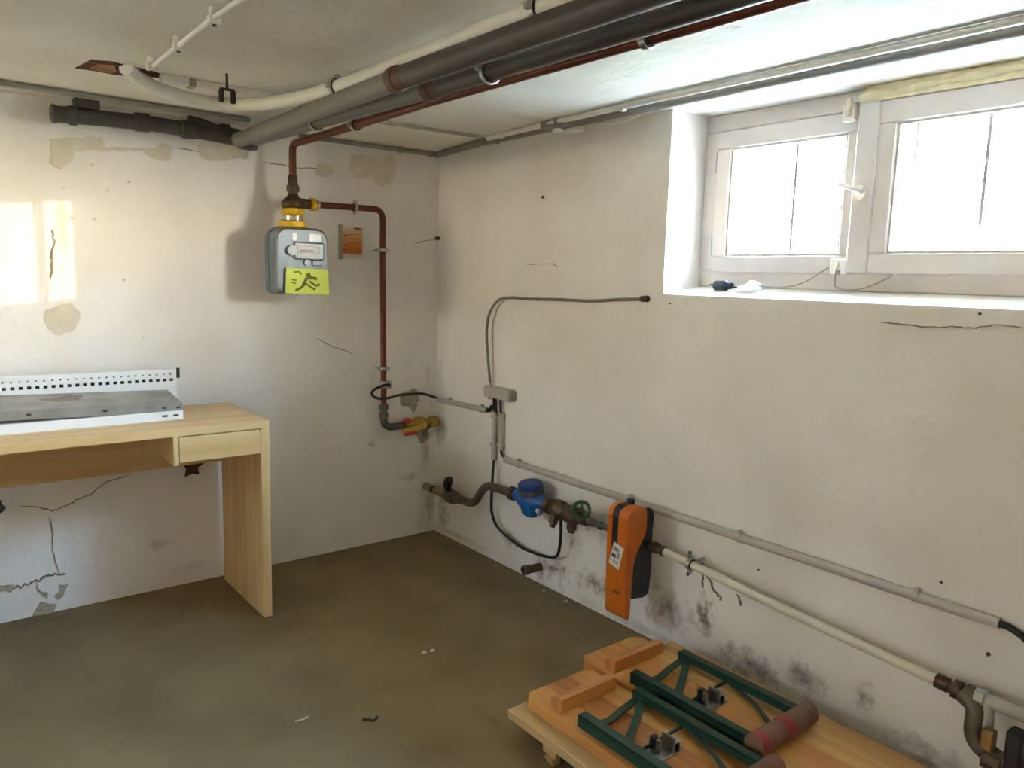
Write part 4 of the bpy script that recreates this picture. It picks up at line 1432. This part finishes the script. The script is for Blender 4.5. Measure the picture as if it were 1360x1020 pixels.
b.build('grey_pipe', M_cond, ra)
b = B()
b.box((-0.14, -2.60, 0.222), (-0.112, -2.572, 0.272), 0.004)
b.build('brass_plate', mat('worn_brass', '#b49a66', 0.3, 0.8, var=0.2), ra)
b = B()
b.lathe((-0.115, -2.575, 0.195), (0, -1, -.1), [(0, .020), (.003, .026), (.04, .026), (.043, .020), (.09, .022)], 8)
b.build('nut', M_brass, ra)
b = B()
b.tube(spline([(-0.125, -2.60, 0.185), (-0.14, -2.61, 0.165), (-0.145, -2.60, 0.14)]), 0.011, 10)
b.box((-0.15, -2.66, 0.19), (-0.11, -2.625, 0.30), 0.006)
b.build('drain_tap', M_blk, ra)

# sawn-off stub near the floor
b = B()
b.lathe((0.01, -0.83, 0.072), (-1, 0.05, 0.02), [(0, .017), (.075, .018), (.078, .021), (.098, .021), (.099, .013), (.085, .012)], 18)
tag(b.build('pipe_stub', mat('rusty_stub', '#6d5844', 0.8, 0.2, var=0.4, scale=40, bump=0.5)), 'sawn-off rusty pipe stub low in the window wall', 'pipe')

# ------------------------------------------------------------------ items on the window sill
b = B()
ch = thing('charger', (0.10, -1.60, 1.268), 'small black charger lying on the window sill', 'charger')
b.lathe((0.105, -1.555, 1.281), (-.10, -1, 0), [(0, .010), (.004, .016), (.05, .017), (.056, .012), (.075, .010)], 14)
b.build('body', M_blu, ch)
b = B()
for s_ in (-1, 1):
    b.cyl((0.105 + s_ * .006, -1.555, 1.283), (0.108 + s_ * .006, -1.535, 1.283), 0.0025, seg=8)
b.cyl((0.098, -1.625, 1.279), (0.096, -1.655, 1.275), 0.005, 0.003, seg=10)
b.build('pins', M_blu, ch)
pl = thing('cable_plug', (0.10, -1.70, 1.265), 'white plug lying on the window sill beside the black charger', 'plug')
b = B()
b.prism([(0.11, -1.655, 1.268), (0.11, -1.70, 1.268), (0.11, -1.735, 1.272), (0.11, -1.73, 1.292), (0.11, -1.705, 1.300), (0.11, -1.69, 1.288), (0.11, -1.665, 1.281)], (-0.028, 0, 0))
b.build('body', mat('plug_white', '#ecebe6', 0.4), pl)
b = B()
b.tube(spline([(0.097, -1.732, 1.284), (0.11, -1.77, 1.281), (0.13, -1.82, 1.284), (0.148, -1.865, 1.302), (0.160, -1.90, 1.328), (0.165, -1.925, 1.345)]), 0.0022, 8)
tag(b.build('sensor_cable', mat('sensor_cable_grey', '#8e8a84', 0.5)), 'thin cable from the white plug to the window sensor', 'cable')
ws = thing('window_sensor', (0.165, -1.955, 1.325), 'small white sensor box on the lower window frame', 'sensor')
b = B()
b.box((0.160, -1.982, 1.325), (0.173, -1.932, 1.372), 0.003)
b.build('case', mat('plug_white', '#ecebe6', 0.4), ws)
b = B()
b.cyl((0.161, -1.952, 1.354), (0.153, -1.952, 1.354), 0.009, seg=14)
b.cyl((0.161, -1.962, 1.336), (0.156, -1.962, 1.325), 0.005, seg=10)
b.build('button', M_clamp, ws)
b = B()
b.tube(spline([(0.158, -1.955, 1.348), (0.150, -1.957, 1.31), (0.142, -1.965, 1.288), (0.135, -2.0, 1.280), (0.135, -2.05, 1.284), (0.140, -2.10, 1.305), (0.148, -2.13, 1.325)]), 0.0022, 8)
tag(b.build('sensor_lead', MATS['sensor_cable_grey']), 'thin lead drooping from the window sensor to the right sash', 'cable')

# ------------------------------------------------------------------ folded beer table and benches on the floor
M_pine1 = wood('bench_pine', '#b9783d', '#d39a55', axis=1, rough=0.4, scale=12)
M_pine2 = wood('bench_pine_red', '#9c5c2c', '#bd7d42', axis=1, rough=0.4, scale=12)
M_pine3 = wood('bench_pine_pale', '#c58f4f', '#ddb06c', axis=1, rough=0.4, scale=12)
M_cleat = wood('cleat_pine', '#a9692f', '#c98a48', axis=0, rough=0.4, scale=12)
M_tbl = wood('table_pine', '#b3905f', '#ccab78', axis=1, rough=0.5, scale=10)
M_tbl2 = wood('table_pine_amber', '#b5824a', '#cf9f60', axis=1, rough=0.5, scale=10)
M_gsteel = mat('green_steel', '#173f33', 0.38, 0.15, var=0.12)
M_steelp = mat('catch_steel', '#9b9a96', 0.35, 0.8, var=0.2)
YE = -3.82
tb = thing('folding_table', (-0.44, -2.72, 0), 'pale pine folding table top lying flat on the floor under the benches', 'table')
tw = [-0.795, -0.68, -0.56, -0.44, -0.32, -0.20, -0.085]
for i in range(6):
    B().box((tw[i] + .0006, YE, 0.057), (tw[i + 1] - .0006, -1.615, 0.085), 0.003).build('plank', M_tbl if i in (0, 2, 3) else M_tbl2, tb)
b = B()
b.box((-0.775, -1.80, 0.020), (-0.105, -1.745, 0.057), 0.003)
b.build('cleat', M_tbl, tb)
b = B()
b.box((-0.775, -3.70, 0.020), (-0.105, -3.64, 0.057), 0.003)
b.build('cleat', M_tbl, tb)
for y0, y1 in ((-1.83, -2.50), (-3.60, -2.95)):
    for x in (-0.74, -0.14):
        b = B()
        b.box((x - .015, y0, 0.0), (x + .015, y1, 0.03), 0.003)
        b.build('folded_leg', M_gsteel, tb)
b = B()
b.prism([(-0.775, -1.765, 0.0), (-0.755, -1.765, 0.0), (-0.752, -1.765, 0.02), (-0.785, -1.765, 0.02)], (0, -0.03, 0))
b.build('cleat_foot', M_tbl, tb)

def bench(x0, x1, yend, yleg, yfoot, label, seed):
    t = thing('folding_bench', ((x0 + x1) / 2, -2.7, 0.085), label, 'bench')
    rnd = random.Random(seed)
    z0, z1 = 0.0855, 0.116
    n = 3
    for i in range(n):
        a = x0 + (x1 - x0) * i / n
        c = x0 + (x1 - x0) * (i + 1) / n
        k = 0.022
        # boards with clipped outer corners
        if i == 0:
            poly = [(a + k, yend, z0), (c - .0005, yend, z0), (c - .0005, YE, z0), (a, YE, z0), (a, yend - k, z0)]
        elif i == n - 1:
            poly = [(a + .0005, yend, z0), (c - k, yend, z0), (c, yend - k, z0), (c, YE, z0), (a + .0005, YE, z0)]
        else:
            poly = [(a + .0005, yend, z0), (c - .0005, yend, z0), (c - .0005, YE, z0), (a + .0005, YE, z0)]
        b = B()
        b.prism(poly, (0, 0, z1 - z0))
        b.build('plank', (M_pine3, M_pine2, M_pine1)[(i + seed) % 3] if i else M_pine1, t)
    yc = yend - 0.115
    b = B()
    b.prism([(x0 + .020, yc + .02, z1), (x0 + .020, yc - .02, z1), (x0 + .020, yc - .02, z1 + .038), (x0 + .020, yc - .010, z1 + .042), (x0 + .020, yc + .02, z1 + .030)], (x1 - x0 - .045, 0, 0))
    b.build('cleat', M_cleat, t)
    # folded steel leg frame: two U rails, K brace, latch rod, diagonal stays, foot bar
    zr = z1 + 0.006
    fr = zr + 0.034
    xl, xr = x0 + 0.010, x1 - 0.008
    for x, s_ in ((xl, 1), (xr, -1)):
        b = B()
        b.box((x, yfoot, zr), (x + s_ * .004, yleg, fr), 0.001)
        b.box((x, yfoot, fr - .004), (x + s_ * .030, yleg, fr), 0.001)
        b.box((x + s_ * .026, yfoot, zr + .012), (x + s_ * .030, yleg, fr), 0.001)
        b.build('leg_rail', M_gsteel, t)
    zb = zr + 0.010
    def flat(name, pts, w, m=M_gsteel, zz=zb, th=.004):
        pts = spline([(p_[0], p_[1], zz) for p_ in pts], 5)
        nn = len(pts)
        lft, rgt = [], []
        for i in range(nn):
            d_ = (pts[min(i + 1, nn - 1)] - pts[max(i - 1, 0)]).normalized()
            s_ = V((-d_.y, d_.x, 0)) * w / 2
            lft.append(pts[i] + s_); rgt.append(pts[i] - s_)
        bb = B()
        vv = lft + rgt + [p_ + V((0, 0, th)) for p_ in lft] + [p_ + V((0, 0, th)) for p_ in rgt]
        ff = []
        for i in range(nn - 1):
            ff += [(i, i + 1, nn + i + 1, nn + i), (2 * nn + i, 2 * nn + i + 1, 3 * nn + i + 1, 3 * nn + i), (i, i + 1, 2 * nn + i + 1, 2 * nn + i), (nn + i, nn + i + 1, 3 * nn + i + 1, 3 * nn + i)]
        ff += [(0, nn, 3 * nn, 2 * nn), (nn - 1, 2 * nn - 1, 4 * nn - 1, 3 * nn - 1)]
        bb.add(vv, ff)
        return bb.build(name, m, t)
    flat('brace', [(xl + .02, yleg - .03), (xl + .07, yleg - .045), (x0 + .15, yleg - .03), (xr - .02, yleg - .015)], 0.022)
    flat('brace', [(xl + .02, yleg - .155), (x0 + .14, yleg - .09), (xr - .015, yleg - .025)], 0.022, zz=zb + .005)
    yl_ = yleg - 0.185
    b = B()
    b.cyl((xl + .01, yl_, zr + .012), (xr - .01, yl_ + .01, zr + .012), 0.005, seg=10)
    b.build('latch_rod', M_gsteel, t)
    xm = (x0 + x1) / 2 - 0.01
    b = B()
    b.box((xm - .045, yl_ - .045, z1), (xm + .045, yl_ + .012, z1 + .003), 0.001)
    b.box((xm - .024, yl_ - .022, z1 + .003), (xm - .020, yl_ + .012, z1 + .040), 0.001)
    b.box((xm + .012, yl_ - .040, z1 + .003), (xm + .016, yl_ + .002, z1 + .042), 0.001)
    b.box((xm + .016, yl_ - .040, z1 + .024), (xm + .042, yl_ - .015, z1 + .028), 0.001)
    k = b.build('latch', M_steelp, t)
    b = B()
    b.box((xm - .030, yl_ - .008, z1 + .010), (xm - .012, yl_ + .006, z1 + .044), 0.002)
    b.box((xm + .020, yl_ - .044, z1 + .003), (xm + .030, yl_ - .034, z1 + .026), 0.002)
    b.build('latch_tongue', M_blk, k)
    flat('stay', [(xr - .02, yl_ + .005), (xr - .06, yl_ - .11), (xm + .02, yfoot + .02)], 0.014, mat('dull_green_steel', '#3d4a3d', 0.45, 0.4))
    # foot bar wrapped in brown card and red tape
    zf = zr + .026
    ff_ = B()
    ff_.tube([(x0 + .004, yfoot - .022, zf), ((x0 + x1) / 2, yfoot - .022, zf), (x1 - .004, yfoot - .022, zf)], 0.029, 14)
    w = lab(ff_.build('foot_wrap', mat('brown_card', '#7d5c48', 0.8, 0.0, var=0.25, scale=20, bump=0.3), t), 'foot bar wrapped in brown card')
    for xa, xb in ((x0 + .012, x0 + .034), (x0 + .120, x0 + .148)):
        b = B()
        b.tube([(xa, yfoot - .022, zf), (xb, yfoot - .022, zf)], 0.0298, 14)
        lab(b.build('tape_band', mat('red_tape', '#8c2230', 0.5, var=0.1), w), 'red tape')
    return t
bench(-0.745, -0.487, -1.625, -1.835, -2.245, 'pine bench with folded green legs lying farther from the wall', 0)
bench(-0.468, -0.205, -1.560, -1.765, -2.165, 'pine bench with folded green legs lying next to the wall', 1)

# ------------------------------------------------------------------ crumbs on the floor
def chip(name, label, cat, c, r, m, seed, flatn=0.35):
    rnd = random.Random(seed)
    n = 7
    b = B()
    bot, top = [], []
    for i in range(n):
        w = 2 * math.pi * i / n
        k = r * rnd.uniform(.6, 1.2)
        bot.append((c[0] + math.cos(w) * k, c[1] + math.sin(w) * k * .6, 0.0))
        k *= .7
        top.append((c[0] + math.cos(w) * k, c[1] + math.sin(w) * k * .6, r * flatn))
    fs = [tuple(range(n))[::-1], tuple(range(n, 2 * n))] + [(i, (i + 1) % n, n + (i + 1) % n, n + i) for i in range(n)]
    b.add(bot + top, fs)
    tag(b.build(name, m), label, cat)
M_chip = mat('plaster_chip', '#d9d3c4', 0.9)
M_leaf = mat('dry_leaf', '#2e2415', 0.9)
chip('plaster_chip', 'larger white plaster chip in the middle of the floor', 'chip', (-0.725, -1.065), 0.014, M_chip, 1)
chip('plaster_chip', 'smaller white plaster chip right beside the larger one', 'chip', (-0.695, -1.068), 0.010, M_chip, 2)
chip('plaster_chip', 'white plaster chip at the foot of the window wall', 'chip', (-0.035, -1.035), 0.014, M_chip, 3)
chip('plaster_crumb', 'tiny plaster crumb near the floor under the pipe stub', 'chip', (-0.04, -0.90), 0.010, M_patch, 4)
b = B()
b.tube([(-1.085, -1.305, .003), (-1.070, -1.318, .004), (-1.060, -1.330, .003), (-1.045, -1.320, .004)], 0.004, 6)
tag(b.build('twig', M_leaf), 'dark crooked twig on the floor in the foreground', 'twig')
b = B()
b.tube([(-1.245, -1.20, .002), (-1.225, -1.205, .003), (-1.205, -1.20, .002)], 0.0025, 6)
tag(b.build('twig', M_patch_y), 'thin pale straw on the floor left of the dark twig', 'twig')
